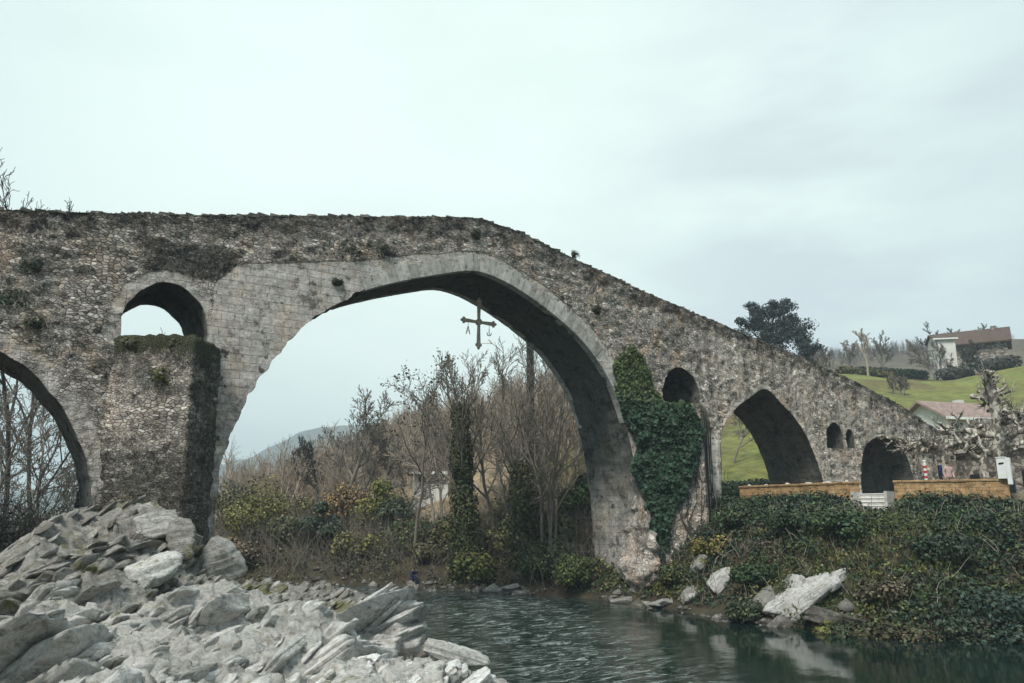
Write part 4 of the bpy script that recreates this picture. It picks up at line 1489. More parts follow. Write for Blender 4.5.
for px, py, sz, phi, sd_, lab, dk_, ms_, np_ in BANKROCK:
    c = on_bank(px, py)
    rg = np.random.default_rng(sd_)
    items = [((c[0], c[1], c[2] + sz[2] * 0.1), sz, phi, 0.2)]
    for k in range(np_ - 1):
        items.append(((c[0] + rg.normal() * sz[0] * 0.32, c[1] + rg.normal() * sz[0] * 0.25, c[2] + rg.normal() * sz[2] * 0.22), tuple(q_ * rg.uniform(0.35, 0.75) for q_ in sz), phi + rg.normal() * 0.3, rg.normal() * 0.5))
    o = slab_pile('bank_rock', items, sd_, ROCKD, dk_, ms_, 0.58 - 0.25 * dk_, 0.18)
    tag(o, lab, 'rock')
# loose stones along the waterline and gravel bars
rng = np.random.default_rng(41)
mb_v, mb_f, mb_c, b = [], [], [], 0
t6 = [(0, 0, 1), (1, 0, 0.1), (0.3, 0.95, 0), (-0.8, 0.6, 0.1), (-0.8, -0.6, 0), (0.3, -0.95, 0.1), (0, 0, -1)]
tf = np.array([(0, 1, 2), (0, 2, 3), (0, 3, 4), (0, 4, 5), (0, 5, 1), (6, 2, 1), (6, 3, 2), (6, 4, 3), (6, 5, 4), (6, 1, 5)])
pts = []
for a_, b_, n_, spread in (((27.9, 2), (26.8, -9.5), 70, 0.8), ((24.5, 11), (15, 23), 200, 1.8), ((27.0, -9.5), (34, -17.5), 60, 0.5), ((26.2, 6), (24.2, 11), 90, 1.0), ((12, 0), (8, 10), 420, 2.4), ((12.5, -3), (11.0, 1.5), 200, 1.4)):
    t = rng.random(n_)
    p = np.array(a_) + (np.array(b_) - np.array(a_)) * t[:, None] + rng.normal(size=(n_, 2)) * spread * 0.5
    pts.append(p)
pts = np.vstack(pts)
ph_ = np.maximum(height(pts[:, 0], pts[:, 1]), -0.12)
for p, z in zip(pts, ph_):
    s = 0.10 * math.exp(rng.normal() * 0.55) + 0.04
    a_ = rng.random() * 6.28
    q = np.array(t6) * (s * rng.uniform(0.8, 1.6), s * rng.uniform(0.7, 1.2), s * rng.uniform(0.45, 0.9)) * rng.uniform(0.75, 1.25, (7, 1))
    q = np.c_[q[:, 0] * math.cos(a_) - q[:, 1] * math.sin(a_), q[:, 0] * math.sin(a_) + q[:, 1] * math.cos(a_), q[:, 2]] + (p[0], p[1], z + s * 0.2)
    mb_v.append(q)
    mb_f.append(tf + b)
    mb_c.append(np.tile([rng.random() * 0.6, 0.45 + 0.5 * rng.random() if p[0] > 13 else 0.2 + 0.5 * rng.random(), rng.random() * 0.4], (7, 1)))
    b += 7
_g = np.vstack(mb_v)
o = mesh_np('gravel', _g, np.vstack(mb_f), uv=np.c_[_g[:, 0] + _g[:, 1], _g[:, 2] * 2], cols={'crev': np.vstack(mb_c)}, mat=ROCKD)
tag(o, 'loose stones and gravel along the water edges', kind='stuff')

# ------------------------------------------------------------------ ivy on the right pier
rng = np.random.default_rng(55)
C_, N_ = [], []
# (pixel x, pixel y) outline of the creeper on the wall face
IVY = np.array([(622, 352), (636, 347), (648, 357), (652, 378), (662, 402), (690, 402), (703, 410), (705, 434), (699, 460), (689, 480), (676, 505), (670, 530), (672, 552), (664, 556), (655, 535), (644, 505), (637, 475), (632, 440), (622, 405), (613, 385)], float)
m = 0
for px, py in zip(rng.uniform(605, 708, 60000), rng.uniform(340, 560, 60000)):
    pass
q = np.c_[rng.uniform(604, 716, 30000), rng.uniform(342, 562, 30000)]
q2 = q + 5.0 * np.c_[fbm(q * 0.06, 3, 201), fbm(q * 0.06, 3, 202)] * 1.6
q = q[inside(IVY, q2)]
q = q[:15000]
v = []
SEGS = [((29.1, 0.0), (31.3, -2.3)), ((31.3, -2.3), (34.3, 0.0))]
for x_, y_ in q:
    r = ray(x_, y_)
    t = 32.0 / r[1]                                  # the wall face
    for (ax, ay), (bx, by) in SEGS:                  # or the cutwater in front of it
        ex, ey = bx - ax, by - ay
        den = r[0] * ey - r[1] * ex
        if abs(den) > 1e-6:
            wx, wy = ax - CAM[0], ay - CAM[1]
            tt_ = (wx * ey - wy * ex) / den
            s_ = (wx * r[1] - wy * r[0]) / den
            if 0 <= s_ <= 1 and 0 < tt_ < t and CAM[2] + r[2] * tt_ < 10.35:
                t = tt_
    v.append(CAM + r * t)
v = np.array(v)
dist = np.linalg.norm(v - CAM, axis=1)
lump = 0.12 + 0.42 * (fbm(v[:, [0, 2]] * 1.3, 4, 205) + 0.4) * sstep(11.5, 9.5, v[:, 2])
v = CAM + (v - CAM) * (1 - (np.maximum(lump, 0.05) * rng.random(len(v)) ** 0.6 + 0.05) / dist)[:, None]
nn = np.c_[rng.normal(size=len(v)) * 0.6 - 0.3, -1.0 + rng.normal(size=len(v)) * 0.4, 0.5 + rng.normal(size=len(v)) * 0.5]
upper = sstep(9.6, 11.0, v[:, 2])
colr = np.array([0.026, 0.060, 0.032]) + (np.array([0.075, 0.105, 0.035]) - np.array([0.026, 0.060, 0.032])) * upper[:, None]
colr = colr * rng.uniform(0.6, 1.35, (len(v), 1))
ivy = empty('ivy', (30.5, 0, 0.6))
tag(ivy, 'dense dark green ivy climbing the right pier beside the tall arch', 'ivy')
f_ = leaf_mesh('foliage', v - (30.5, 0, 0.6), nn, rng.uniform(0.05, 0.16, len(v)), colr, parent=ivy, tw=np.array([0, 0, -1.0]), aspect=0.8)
mb = MB()
for k in range(26):
    x_ = 29.6 + rng.random() * 3.6
    P_ = [np.array([x_, -0.12 - (np.interp(x_, [28.9, 31.3, 34.4], [0, 2.15, 0])), 1.2])]
    for s in range(9):
        n_ = P_[-1] + (rng.normal() * 0.22, 0, 0.95)
        n_[1] = -0.1 - (np.interp(n_[0], [28.9, 31.3, 34.4], [0, 2.2, 0]) if n_[2] < 10.1 else 0)
        P_.append(n_)
    mb.tube([p - (30.5, 0, 0.6) for p in P_], 0.025, 4)
mb.build('stem', BARKD, ivy)

# small tufts rooted in the masonry
TUFT = [(32, 262, 10, 'dark fern clump in the wall above the left arch', (0.03, 0.045, 0.025)),
        (10, 295, 13, 'wide dark plant patch on the wall at the far left', (0.03, 0.045, 0.025)),
        (36, 322, 8, 'small dark plant below the fern clump, over the left arch', (0.03, 0.04, 0.02)),
        (385, 249, 12, 'round dark tuft on the ledge above the tall arch', (0.025, 0.035, 0.02)),
        (352, 247, 14, 'straggling dark tuft on the ledge, left of the round tuft', (0.035, 0.04, 0.02)),
        (337, 281, 5, 'small hole-dwelling tuft in the pale stones left of the arch crown', (0.02, 0.025, 0.015)),
        (476, 232, 8, 'dark tuft high under the crown of the parapet', (0.04, 0.045, 0.02)),
        (596, 309, 6, 'dark tuft in the brown wall right of the tall arch', (0.02, 0.025, 0.015)),
        (574, 254, 5, 'lone sprig growing on top of the sloping parapet', (0.05, 0.05, 0.03)),
        (160, 374, 13, 'olive moss cushion high on the left pier nose', (0.07, 0.075, 0.02)),
        (180, 344, 9, 'dark grass fringe on the cap of the left pier', (0.045, 0.05, 0.02)),
        (130, 343, 9, 'dry grass fringe on the left end of the pier cap', (0.05, 0.05, 0.025)),
        (645, 372, 9, 'loose ivy sprays beside the small right arch', (0.06, 0.085, 0.03))]
for i, (px, py, r_, lab, c_) in enumerate(TUFT):
    r = ray(px, py)
    y_ = -1.0 if px in (160, 180, 130) else (-0.04 if px != 574 else 0.15)
    p = CAM + r * ((32 + y_) / r[1])
    rad = r_ * np.linalg.norm(p - CAM) / 819
    n = 240
    d = rng.normal(size=(n, 3))
    d /= np.linalg.norm(d, axis=1)[:, None]
    cc = d * rad * rng.random((n, 1)) ** 0.5 * (1.15, 0.6, 0.75)
    cc[:, 1] -= 0.05
    cc = cc * (1 + 0.5 * fbm(cc * 6 / max(rad, 0.1) * 0.2 + i * 7.7, 2, 33))[:, None] + np.c_[0.35 * rad * fbm(cc * 3 + i, 2, 34), np.zeros(n), -0.5 * rad * np.abs(fbm(cc * 3 + i * 3, 2, 35))]
    o = leaf_mesh('wall_plant', cc, d + (0, -0.6, 0.4), rng.uniform(0.03, 0.08, n), jitter_col(rng, c_, n, 0.4))
    o.location = p
    tag(o, lab, 'plant')

# ------------------------------------------------------------------ hanging cross
METAL = simple('weathered_bronze', (0.36, 0.29, 0.24), 0.6, 0.4, 14, 0.1)
IRON = simple('dark_iron', (0.03, 0.03, 0.03), 0.6, 0.3, 20, 0.5)
cr = empty('hanging_cross', (20.15, 2.0, 12.45), 0)
tag(cr, 'weathered bronze cross with two small pendants, hanging under the crown of the tall arch', 'cross')


def flare(mb, L, w0, w1, t, dirn):
    """an arm widening to a three-lobed end"""
    def P(a, b):
        return {'u': (b, a), 'd': (b, -a), 'l': (-a, b), 'r': (a, b)}[dirn]
    poly = [P(0.05, -w0), P(L * 0.8, -w1), P(L * 0.84, -w1 * 1.7), P(L * 0.93, -w1 * 1.65), P(L * 0.94, -w1 * 0.8), P(L * 1.03, -w1 * 0.6), P(L * 1.06, 0), P(L * 1.03, w1 * 0.6), P(L * 0.94, w1 * 0.8), P(L * 0.93, w1 * 1.65), P(L * 0.84, w1 * 1.7), P(L * 0.8, w1), P(0.05, w0)]
    mb.prism(poly, -t, t)


for dirn, L, nm in (('u', 1.22, 'upper_arm'), ('d', 1.35, 'lower_arm'), ('l', 1.0, 'side_arm'), ('r', 1.0, 'side_arm')):
    mb = MB()
    flare(mb, L, 0.065, 0.10, 0.045, dirn)
    o = mb.build(nm, METAL, cr, bevel=0.012)
    o.location = (0, 0, 1.42)
mb = MB()
mb.tube([(0, -0.09, 1.42), (0, 0.09, 1.42)], 0.17, 14)
mb.build('boss', METAL, cr, bevel=0.012)
for s in (-1, 1):
    mb = MB()
    mb.tube([(s * 0.62, 0, 1.36), (s * 0.62, 0, 1.12)], 0.012, 5)
    if s < 0:
        mb.tube([(s * 0.62 - 0.11, 0, 0.72), (s * 0.62, 0, 1.13)], 0.026, 5)
        mb.tube([(s * 0.62 + 0.11, 0, 0.72), (s * 0.62, 0, 1.13)], 0.026, 5)
        mb.tube([(s * 0.62 - 0.06, 0, 0.88), (s * 0.62 + 0.06, 0, 0.88)], 0.02, 5)
    else:
        mb.tube([(s * 0.62 + 0.13 * math.cos(a), 0, 0.94 + 0.17 * math.sin(a)) for a in np.linspace(-PI, 0, 9)], 0.026, 5)
        mb.tube([(s * 0.62, 0, 1.13), (s * 0.62, 0, 0.78)], 0.022, 5)
    mb.build('pendant', METAL, cr)
mb = MB()
mb.tube([(0, 0, 2.62), (0, 0, 3.4)], 0.02, 6)
mb.build('chain', IRON, cr)

# ------------------------------------------------------------------ undergrowth on the banks
rng = np.random.default_rng(66)


def scatter(n, region, h0=0.0):
    x = rng.uniform(region[0], region[1], n)
    y = rng.uniform(region[2], region[3], n)
    return x, y


def undergrowth(name, x, y, lab, size, per, hgt, rad, palette, seed, weights=None, stems=True):
    rg = np.random.default_rng(seed)
    z = height(x, y)
    n = len(x)
    pal = np.array(palette, float)
    # neighbouring plants share a kind: pick the kind from smooth noise
    s = (fbm(np.c_[x, y] * 0.33, 3, seed) * 0.9 + 0.5 + rg.normal(size=n) * 0.10)
    kd = np.clip((s * len(pal)).astype(int), 0, len(pal) - 1)
    hh = hgt * rg.uniform(0.5, 1.4, n) * (0.8 + 0.5 * vnoise(np.c_[x, y] * 0.5, seed + 1))
    C_ = np.repeat(np.c_[x, y, z], per, 0)
    d = rg.normal(size=(n * per, 3))
    d /= np.linalg.norm(d, axis=1)[:, None]
    d[:, 2] = np.abs(d[:, 2])
    rr_ = rad * rg.uniform(0.5, 1.4, n)
    off = d * (rg.random(n * per) ** 0.45)[:, None] * np.repeat(np.c_[rr_, rr_, hh], per, 0)
    c = C_ + off
    col = pal[np.repeat(kd, per)] * rg.uniform(0.65, 1.4, (n * per, 1))
    o = leaf_mesh(name, c, d + rg.normal(size=d.shape) * 0.6 + (0, 0, 0.3), size * rg.uniform(0.3, 1.0, n * per) ** 1.0 * 1.35, col)
    tag(o, lab, kind='stuff')
    return o


DG, OL, YL, BR, MG = (0.028, 0.050, 0.030), (0.068, 0.082, 0.030), (0.13, 0.13, 0.04), (0.095, 0.078, 0.05), (0.048, 0.080, 0.030)
x, y = scatter(20000, (26, 46, -34, 4))
dr = -signed(RIGHT_SHORE, np.c_[x, y])
_st = at(876, 500, 39.0)
k = ~((np.abs((x - _st[0]) * 0.84 - (y - _st[1]) * 0.54 * -1) < 0) | (np.hypot(x - _st[0] + 0.3, y - _st[1]) < 1.25)) & (dr > np.where(y < -10.5, -0.05, 0.5)) & (dr < interp(y, [(-30, 5.8), (-14, 6.5), (-8, 8.2), (0, 8.2)]))
x, y, dr = x[k], y[k], dr[k]
up = sstep(2.5, 4.5, dr + 0.9 * fbm(np.c_[x, y] * 0.4, 3, 67))
right = sstep(-11.5, -14.5, y + 1.5 * fbm(np.c_[x, y] * 0.3, 3, 68))
dark = rng.random(len(x)) < np.maximum(0.9 * up, 0.85 * right)
stepgap = np.zeros(len(x), bool)
undergrowth('hedge_undergrowth', x[dark], y[dark], 'dark ivy and brambles below the terrace wall', 0.085, 26, 0.55, 0.5, [DG, (0.045, 0.06, 0.03), DG, MG, (0.035, 0.05, 0.03), DG, OL], 301)
q = ~dark
thin = rng.random(q.sum()) < 0.85
undergrowth('bramble_undergrowth', x[q][thin], y[q][thin], 'olive and brown brambles and grass on the lower bank', 0.07, 20, 0.34, 0.36, [DG, BR, MG, OL, YL, MG, DG, BR, DG], 302)
# far bank and the ground under the trees
x, y = scatter(26000, (-40, 44, 2, 62))
P = np.c_[x, y]
dr = -signed(RIGHT_SHORE, P)
dl = signed(LEFT_SHORE, P)
k = (dr > 0.3) & (dr < 13) & (rng.random(len(x)) < 0.6)
undergrowth('bank_undergrowth', x[k], y[k], 'tangled brown and olive undergrowth on the far bank', 0.10, 14, 1.35, 0.75, [(0.065, 0.060, 0.040), (0.10, 0.083, 0.058), (0.045, 0.060, 0.028), (0.085, 0.072, 0.050), (0.12, 0.115, 0.042), (0.042, 0.055, 0.028), (0.075, 0.068, 0.045)], 303)
k = (dl > 1.0) & (x < 8) & (y > 3.5) & (y < 30)
undergrowth('scrub_undergrowth', x[k], y[k], 'dark scrub behind the left arch', 0.10, 12, 0.8, 0.65, [(0.022, 0.026, 0.02), (0.03, 0.034, 0.024), (0.04, 0.036, 0.028)], 304)

# grass blades among the brambles and on the ledges
x, y = scatter(30000, (26, 40, -18, 3))
dr = -signed(RIGHT_SHORE, np.c_[x, y])
gn_ = fbm(np.c_[x, y] * 0.35, 3, 320)
k = (dr > 0.9) & (dr < 5.2) & (gn_ > -0.05)
x, y, gn_ = x[k], y[k], gn_[k]
rg = np.random.default_rng(321)
n = len(x)
z = height(x, y)
pal = np.array([(0.085, 0.115, 0.03), (0.12, 0.13, 0.04), (0.17, 0.14, 0.065)])
kd = np.clip(((gn_ + 0.1) * 3.2 + rg.normal(size=n) * 0.5).astype(int), 0, 2)
up_ = np.c_[rg.normal(size=n) * 0.45, rg.normal(size=n) * 0.45 - 0.1, np.ones(n)]
o = leaf_mesh('grass', np.c_[x, y, z + 0.12 + 0.06 * rg.random(n)], np.c_[rg.normal(size=n), -1 + rg.normal(size=n) * 0.6, 0.2 * rg.normal(size=n)], 0.17 * rg.uniform(0.6, 1.6, n), pal[kd] * rg.uniform(0.7, 1.3, (n, 1)), aspect=0.09, tw=up_ * 2.0)
tag(o, 'yellow-green grass on the right bank', kind='stuff')

# dead twigs standing in the brambles
def twig_tangle(name, x, y, lab, H, n_each, mat, seed, kind='stuff'):
    rg = np.random.default_rng(seed)
    z = height(x, y)
    Vs, Fs, b = [], [], 0
    for X_, Y_, Z_ in zip(x, y, z):
        for k in range(n_each):
            d = rg.normal(size=3) * 0.45 + (0, 0, 1)
            d /= np.linalg.norm(d)
            L = H * rg.uniform(0.4, 1.2)
            p0 = np.array([X_, Y_, Z_]) + rg.normal(size=3) * (0.3, 0.3, 0.02)
            P_ = [p0]
            for s in range(3):
                d = d + rg.normal(size=3) * 0.22
                d /= np.linalg.norm(d)
                P_.append(P_[-1] + d * L / 3)
            v, f = tube(np.array(P_), np.array([0.014, 0.012, 0.010, 0.007]) * rg.uniform(0.7, 1.5), 3)
            Vs.append(v)
            Fs.append(f + b)
            b += len(v)
    o = mesh_np(name, np.concatenate(Vs), np.concatenate(Fs), mat=mat)
    tag(o, lab, kind=kind)
    return o


x, y = scatter(5200, (10, 42, 3, 42))
dr = -signed(RIGHT_SHORE, np.c_[x, y])
k = (dr > 0.5) & (dr < 12)
twig_tangle('twig_undergrowth', x[k][:1000], y[k][:1000], 'bare saplings and twigs on the far bank', 3.2, 3, BARK, 310)
x, y = scatter(900, (26, 44, -30, 2))
dr = -signed(RIGHT_SHORE, np.c_[x, y])
k = (dr > 0.6) & (dr < 5.5)
twig_tangle('dry_stem_undergrowth', x[k], y[k], 'dry bramble stems on the right bank', 0.9, 3, BARKT, 311)
x, y = scatter(900, (-14, 8, 6, 30))
dl = signed(LEFT_SHORE, np.c_[x, y])
k = dl > 1.5
twig_tangle('scrub_twig_undergrowth', x[k], y[k], 'bare twigs in the scrub behind the left arch', 3.2, 4, BARKD, 312)

# individual shrubs
def bush(px, py, d, r, h, n, base, lab, seed, leaf=0.09, alt=None, p=0.0, cone=False, z=None):
    c = at(px, py, d)
    g = hz(c[0], c[1]) if z is None else z
    rg = np.random.default_rng(seed)
    cc, nn = bush_data(rg, r, h, n, 11)
    if cone:
        s = 1.15 - 0.95 * np.clip(cc[:, 2] / h, 0, 1)
        cc[:, :2] *= s[:, None]
        cc[:, 2] *= 1.25
    root = empty('shrub', (c[0], c[1], g))
    tag(root, lab, 'shrub')
    leaf_mesh('foliage', cc, nn, leaf * rg.uniform(0.6, 1.3, len(cc)), jitter_col(rg, base, len(cc), 0.35, alt, p), parent=root)
    mb = MB()
    for k in range(7):
        a = rg.random() * 6.28
        mb.tube([(0.08 * math.cos(a), 0.08 * math.sin(a), -0.3), (0.25 * r * math.cos(a), 0.25 * r * math.sin(a), h * 0.4), (0.6 * r * math.cos(a + 0.3), 0.6 * r * math.sin(a + 0.3), h * 0.8)], [0.04, 0.03, 0.012], 4)
    mb.build('stem', BARKD, root)
    return root


SHRUBS = [
    (476, 578, 50, 1.7, 1.6, 2600, (0.055, 0.065, 0.02), 'round yellow-topped bush overhanging the water in the middle of the far bank', 401, (0.15, 0.14, 0.035), 0.3, False),
    (320, 570, 58, 1.7, 4.2, 3600, (0.032, 0.050, 0.036), 'dark green evergreen shrub among the brown trees on the far bank', 402, (0.06, 0.065, 0.03), 0.3, False),
    (392, 560, 60, 1.4, 3.4, 2600, (0.035, 0.052, 0.034), 'smaller dark evergreen shrub, right of the yellow-green one', 403, (0.06, 0.065, 0.03), 0.3, False),
    (254, 545, 62, 3.4, 4.4, 5200, (0.10, 0.10, 0.032), 'yellow-olive willow shrub beside the left pier edge', 404, (0.16, 0.14, 0.04), 0.4, False),
    (344, 540, 64, 2.6, 3.6, 3600, (0.16, 0.105, 0.042), 'rust-orange shrub in the middle of the far bank', 405, (0.10, 0.075, 0.04), 0.5, False),
    (376, 535, 63, 2.2, 4.2, 3600, (0.10, 0.105, 0.03), 'yellow-green shrub right of the rust-orange one', 406, (0.15, 0.14, 0.04), 0.3, False),
    (586, 500, 54, 2.0, 3.4, 4200, (0.030, 0.060, 0.022), 'fresh green bush just left of the right pier inside the arch', 407, (0.055, 0.09, 0.028), 0.4, False),
    (545, 588, 47, 2.1, 2.4, 4200, (0.035, 0.05, 0.022), 'dark green bush hanging over the water near the right pier', 408, (0.06, 0.07, 0.025), 0.3, False),
    (582, 588, 45.0, 1.9, 2.4, 4200, (0.040, 0.055, 0.02), 'mossy bush at the foot of the right pier, under the arch', 409, (0.12, 0.12, 0.03), 0.25, False),
    (533, 555, 53, 2.2, 2.6, 3600, (0.05, 0.062, 0.024), 'olive bush halfway up the bank behind the arch', 410, (0.09, 0.09, 0.03), 0.3, False),
    (235, 570, 56, 1.6, 2.2, 1800, (0.085, 0.065, 0.045), 'reddish brown bush against the right edge of the left pier', 411, None, 0, False),
    (432, 560, 54, 1.4, 1.8, 1600, (0.06, 0.056, 0.034), 'drab brown bush behind the leaf-bedded outcrop', 412, (0.09, 0.09, 0.03), 0.2, False),
    (690, 515, 43.5, 1.3, 1.0, 2200, (0.06, 0.08, 0.02), 'bright mossy cushion at the foot of the pier wall right of the ivy', 413, (0.13, 0.13, 0.03), 0.35, False),
    (712, 545, 40.0, 1.2, 0.8, 2000, (0.11, 0.105, 0.03), 'yellowish grass hummock on the ledge right of the ivy', 414, (0.18, 0.13, 0.05), 0.35, False),
    (755, 560, 36.0, 1.2, 0.8, 2000, (0.030, 0.052, 0.022), 'dark bramble bush above the craggy white rock', 415, None, 0, False),
    (790, 515, 37.0, 1.3, 1.1, 2600, (0.028, 0.046, 0.024), 'dark green bush under the left stretch of terrace wall', 416, (0.05, 0.075, 0.03), 0.3, False),
    (835, 510, 35.5, 1.4, 1.2, 2600, (0.028, 0.05, 0.024), 'leafy dark bush just left of the white steps', 417, (0.05, 0.08, 0.03), 0.35, False),
    (905, 590, 30.0, 1.3, 1.1, 2400, (0.045, 0.05, 0.024), 'mixed olive bush above the water right of the white wedge', 418, (0.11, 0.085, 0.05), 0.4, False),
    (985, 555, 31.5, 1.6, 1.5, 3200, (0.022, 0.040, 0.028), 'big dark ivy mound at the right edge above the water', 419, None, 0, False),
    (935, 520, 34.0, 1.4, 1.1, 2600, (0.026, 0.043, 0.026), 'dark ivy mound under the right stretch of terrace wall', 420, (0.04, 0.06, 0.03), 0.2, False),
    (878, 540, 33.0, 1.1, 0.8, 1800, (0.095, 0.078, 0.05), 'brown bramble heap below the white steps', 421, (0.06, 0.06, 0.03), 0.3, False),
    (820, 590, 31.8, 0.9, 0.6, 1400, (0.10, 0.11, 0.028), 'bright grass tuft behind the white rock wedge', 422, (0.16, 0.14, 0.04), 0.3, False),
    (960, 605, 29.6, 1.5, 1.3, 3200, (0.026, 0.042, 0.026), 'dark ivy-smothered bush hanging into the water near the right edge', 425, (0.045, 0.05, 0.026), 0.3, False),
    (880, 612, 30.2, 1.1, 0.9, 2000, (0.050, 0.048, 0.026), 'brown-green bramble bush at the waterline right of the dark rock shelf', 426, (0.10, 0.08, 0.045), 0.35, False),
    (1015, 600, 29.5, 1.3, 1.4, 2600, (0.020, 0.036, 0.026), 'dark bush at the right edge just above the brown waterline rock', 427, (0.05, 0.055, 0.03), 0.2, False),
    (742, 585, 34.5, 0.9, 0.8, 1800, (0.030, 0.044, 0.024), 'dark bush between the craggy white face and the white wedge', 429, (0.06, 0.07, 0.028), 0.3, False),
    (842, 600, 31.0, 1.0, 0.8, 2200, (0.034, 0.048, 0.024), 'dark bramble bush leaning over the right end of the white wedge', 430, (0.08, 0.07, 0.035), 0.3, False),
    (676, 580, 40.5, 0.9, 0.8, 1800, (0.035, 0.052, 0.024), 'mossy green bush between the pier foot and the broken block', 431, (0.09, 0.10, 0.03), 0.3, False),
    (735, 530, 40.5, 1.2, 1.2, 2600, (0.030, 0.050, 0.026), 'dark green bush under the bridge end of the terrace wall', 428, (0.075, 0.085, 0.03), 0.25, False),
    (228, 548, 66, 2.6, 4.0, 2800, (0.075, 0.08, 0.032), 'low olive bush at the left end of the far bank', 440, (0.10, 0.085, 0.045), 0.35, False),
    (288, 548, 60, 2.0, 2.6, 2800, (0.055, 0.065, 0.03), 'olive-green bush in front of the thin tree on the far bank', 441, (0.10, 0.085, 0.045), 0.35, False),
    (356, 560, 56, 1.8, 2.0, 2800, (0.12, 0.115, 0.038), 'yellowish bush low on the far bank, in front of the rust-orange shrub', 442, (0.10, 0.085, 0.045), 0.35, False),
    (410, 545, 57, 2.0, 2.6, 2800, (0.05, 0.07, 0.028), 'moss-green bush just behind the seated person', 443, (0.10, 0.085, 0.045), 0.35, False),
    (446, 545, 56, 1.8, 2.4, 2800, (0.075, 0.08, 0.03), 'olive bush at the foot of the tall ivy-clad tree, on its left', 444, (0.10, 0.085, 0.045), 0.35, False),
    (492, 555, 53, 1.7, 2.2, 2800, (0.10, 0.11, 0.032), 'yellow-green bush between the two ivy-wrapped trunks', 445, (0.10, 0.085, 0.045), 0.35, False),
    (556, 540, 52, 1.8, 2.8, 2800, (0.065, 0.095, 0.032), 'light green bush behind the bush that overhangs the water', 446, (0.10, 0.085, 0.045), 0.35, False),
    (512, 530, 58, 2.0, 3.2, 2800, (0.085, 0.09, 0.036), 'olive sapling thicket behind the shorter ivy-wrapped trunk', 447, (0.10, 0.085, 0.045), 0.35, False),
    (300, 515, 72, 2.4, 4.0, 2800, (0.125, 0.115, 0.045), 'ochre-green willow thicket below the mountain', 448, (0.10, 0.085, 0.045), 0.35, False),
    (30, 545, 41, 3.2, 3.6, 4200, (0.022, 0.027, 0.020), 'large near-black bush filling the lower left arch', 423, (0.034, 0.036, 0.026), 0.3, False),
    (66, 530, 45, 2.2, 2.4, 2400, (0.028, 0.032, 0.024), 'smaller dark bush next to the left pier under the left arch', 424, (0.05, 0.045, 0.035), 0.3, False),
]
for s in SHRUBS:
    s = s[:6] + (tuple((1.35 if s[2] < 44 else 1.7) * c_ for c_ in s[6]),) + s[7:]
    bush(s[0], s[1], s[2], s[3], s[4], s[5], s[6], s[7], s[8], 0.085 if s[2] < 48 else 0.12, s[9], s[10], s[11])

# ------------------------------------------------------------------ trees
LV5 = [(13, 0.55), (9, 0.48), (7, 0.45), (4, 0.5)]
LV4 = [(10, 0.52), (8, 0.46), (6, 0.46), (3, 0.5)]
LVS = [(9, 0.5), (7, 0.46), (5, 0.5)]
LV3 = [(10, 0.52), (8, 0.46), (6, 0.5)]


def put_tree(name, px, d, top_py, seed, levels, label, mat=BARK, trunk=0.2, cat='tree', group=None, base=None, **kw):
    c = at(px, 520, d)
    g = hz(c[0], c[1])
    Htop = at(px, top_py, d)[2] - g
    ivy_n = kw.pop('ivy', 0)
    ivy_z = kw.pop('ivy_z', 0.6)
    tips = kw.pop('tips', None)
    ivl = kw.pop('ivl', (0,))
    thick = kw.pop('thick', 0.45)
    kw.setdefault('minr', max(0.012, d * 0.00034))
    br = grow_tree(seed, Htop, trunk, levels, **kw)
    # scale so that the top really reaches the height seen
    mz = max(b[1][:, 2].max() for b in br)
    s = Htop / mz
    br = [(l, P * (s, s, s), R_) for l, P, R_ in br]
    rg = np.random.default_rng(seed + 1000)
    lv = None
    if ivy_n:
        lv = ivy_on(rg, br, Htop * ivy_z, ivy_n, 0.11, ivl, thick)
    if tips:
        lv = tip_leaves(rg, br, *tips)
    return tree_thing(name, br, (c[0], c[1], g), mat, label, cat, group, 0.0, lv)


put_tree('ivy_clad_tree', 465, 51, 346, 501, LV4, 'tall tree wrapped in olive ivy to its crown, below the hanging cross', BARK, 0.26, ivy=9000, ivy_z=0.88, spread=0.8, ivl=(0,), thick=0.85, clear=0.4, wob=0.07)
put_tree('bare_tree', 505, 53, 322, 502, LVS, 'tall bare tree with upswept branches right of the hanging cross', BARK, 0.15, stems=3, spread=0.8, up=0.38, clear=0.3, wob=0.2)
put_tree('ivy_clad_tree', 525, 50, 405, 509, LV3, 'shorter ivy-wrapped trunk right of the tall ivy-clad tree', BARK, 0.18, ivy=4200, ivy_z=0.7, spread=0.7, ivl=(0,), thick=0.9, stems=2)
put_tree('bare_tree', 548, 50, 352, 503, LVS, 'bare many-stemmed tree in front of the right half of the arch', BARK, 0.12, stems=4, spread=0.8, up=0.36, clear=0.28, wob=0.2)
put_tree('bare_tree', 575, 54, 392, 504, LVS, 'slim bare tree close to the right pier under the arch', BARKT, 0.10, stems=3, spread=0.8, up=0.36, wob=0.2)
put_tree('sparse_tree', 413, 54, 350, 505, [(9, 0.45), (6, 0.5), (5, 0.45)], 'slender tree with a few small dark leaves, left of the cross', BARK, 0.13, tips=(3, 3, 0.10, (0.05, 0.06, 0.045), (0.09, 0.09, 0.06), 0.3, 0.2), clear=0.4)
put_tree('bare_tree', 343, 70, 386, 506, LV5, 'big fan-crowned bare tree in the middle of the arch opening', BARK, 0.26, spread=1.0, up=0.4, clear=0.22, wob=0.13)
put_tree('pollard_tree', 374, 68, 418, 507, LV4, 'thick-trunked tree with a pollard head beside the fan-crowned tree', BARK, 0.42, ivy=1800, ivy_z=0.45, spread=0.8, thick=0.3)
put_tree('bare_tree', 318, 80, 436, 510, LV3, 'dark bare tree left of the fan-crowned tree', BARKD, 0.2, spread=0.9)
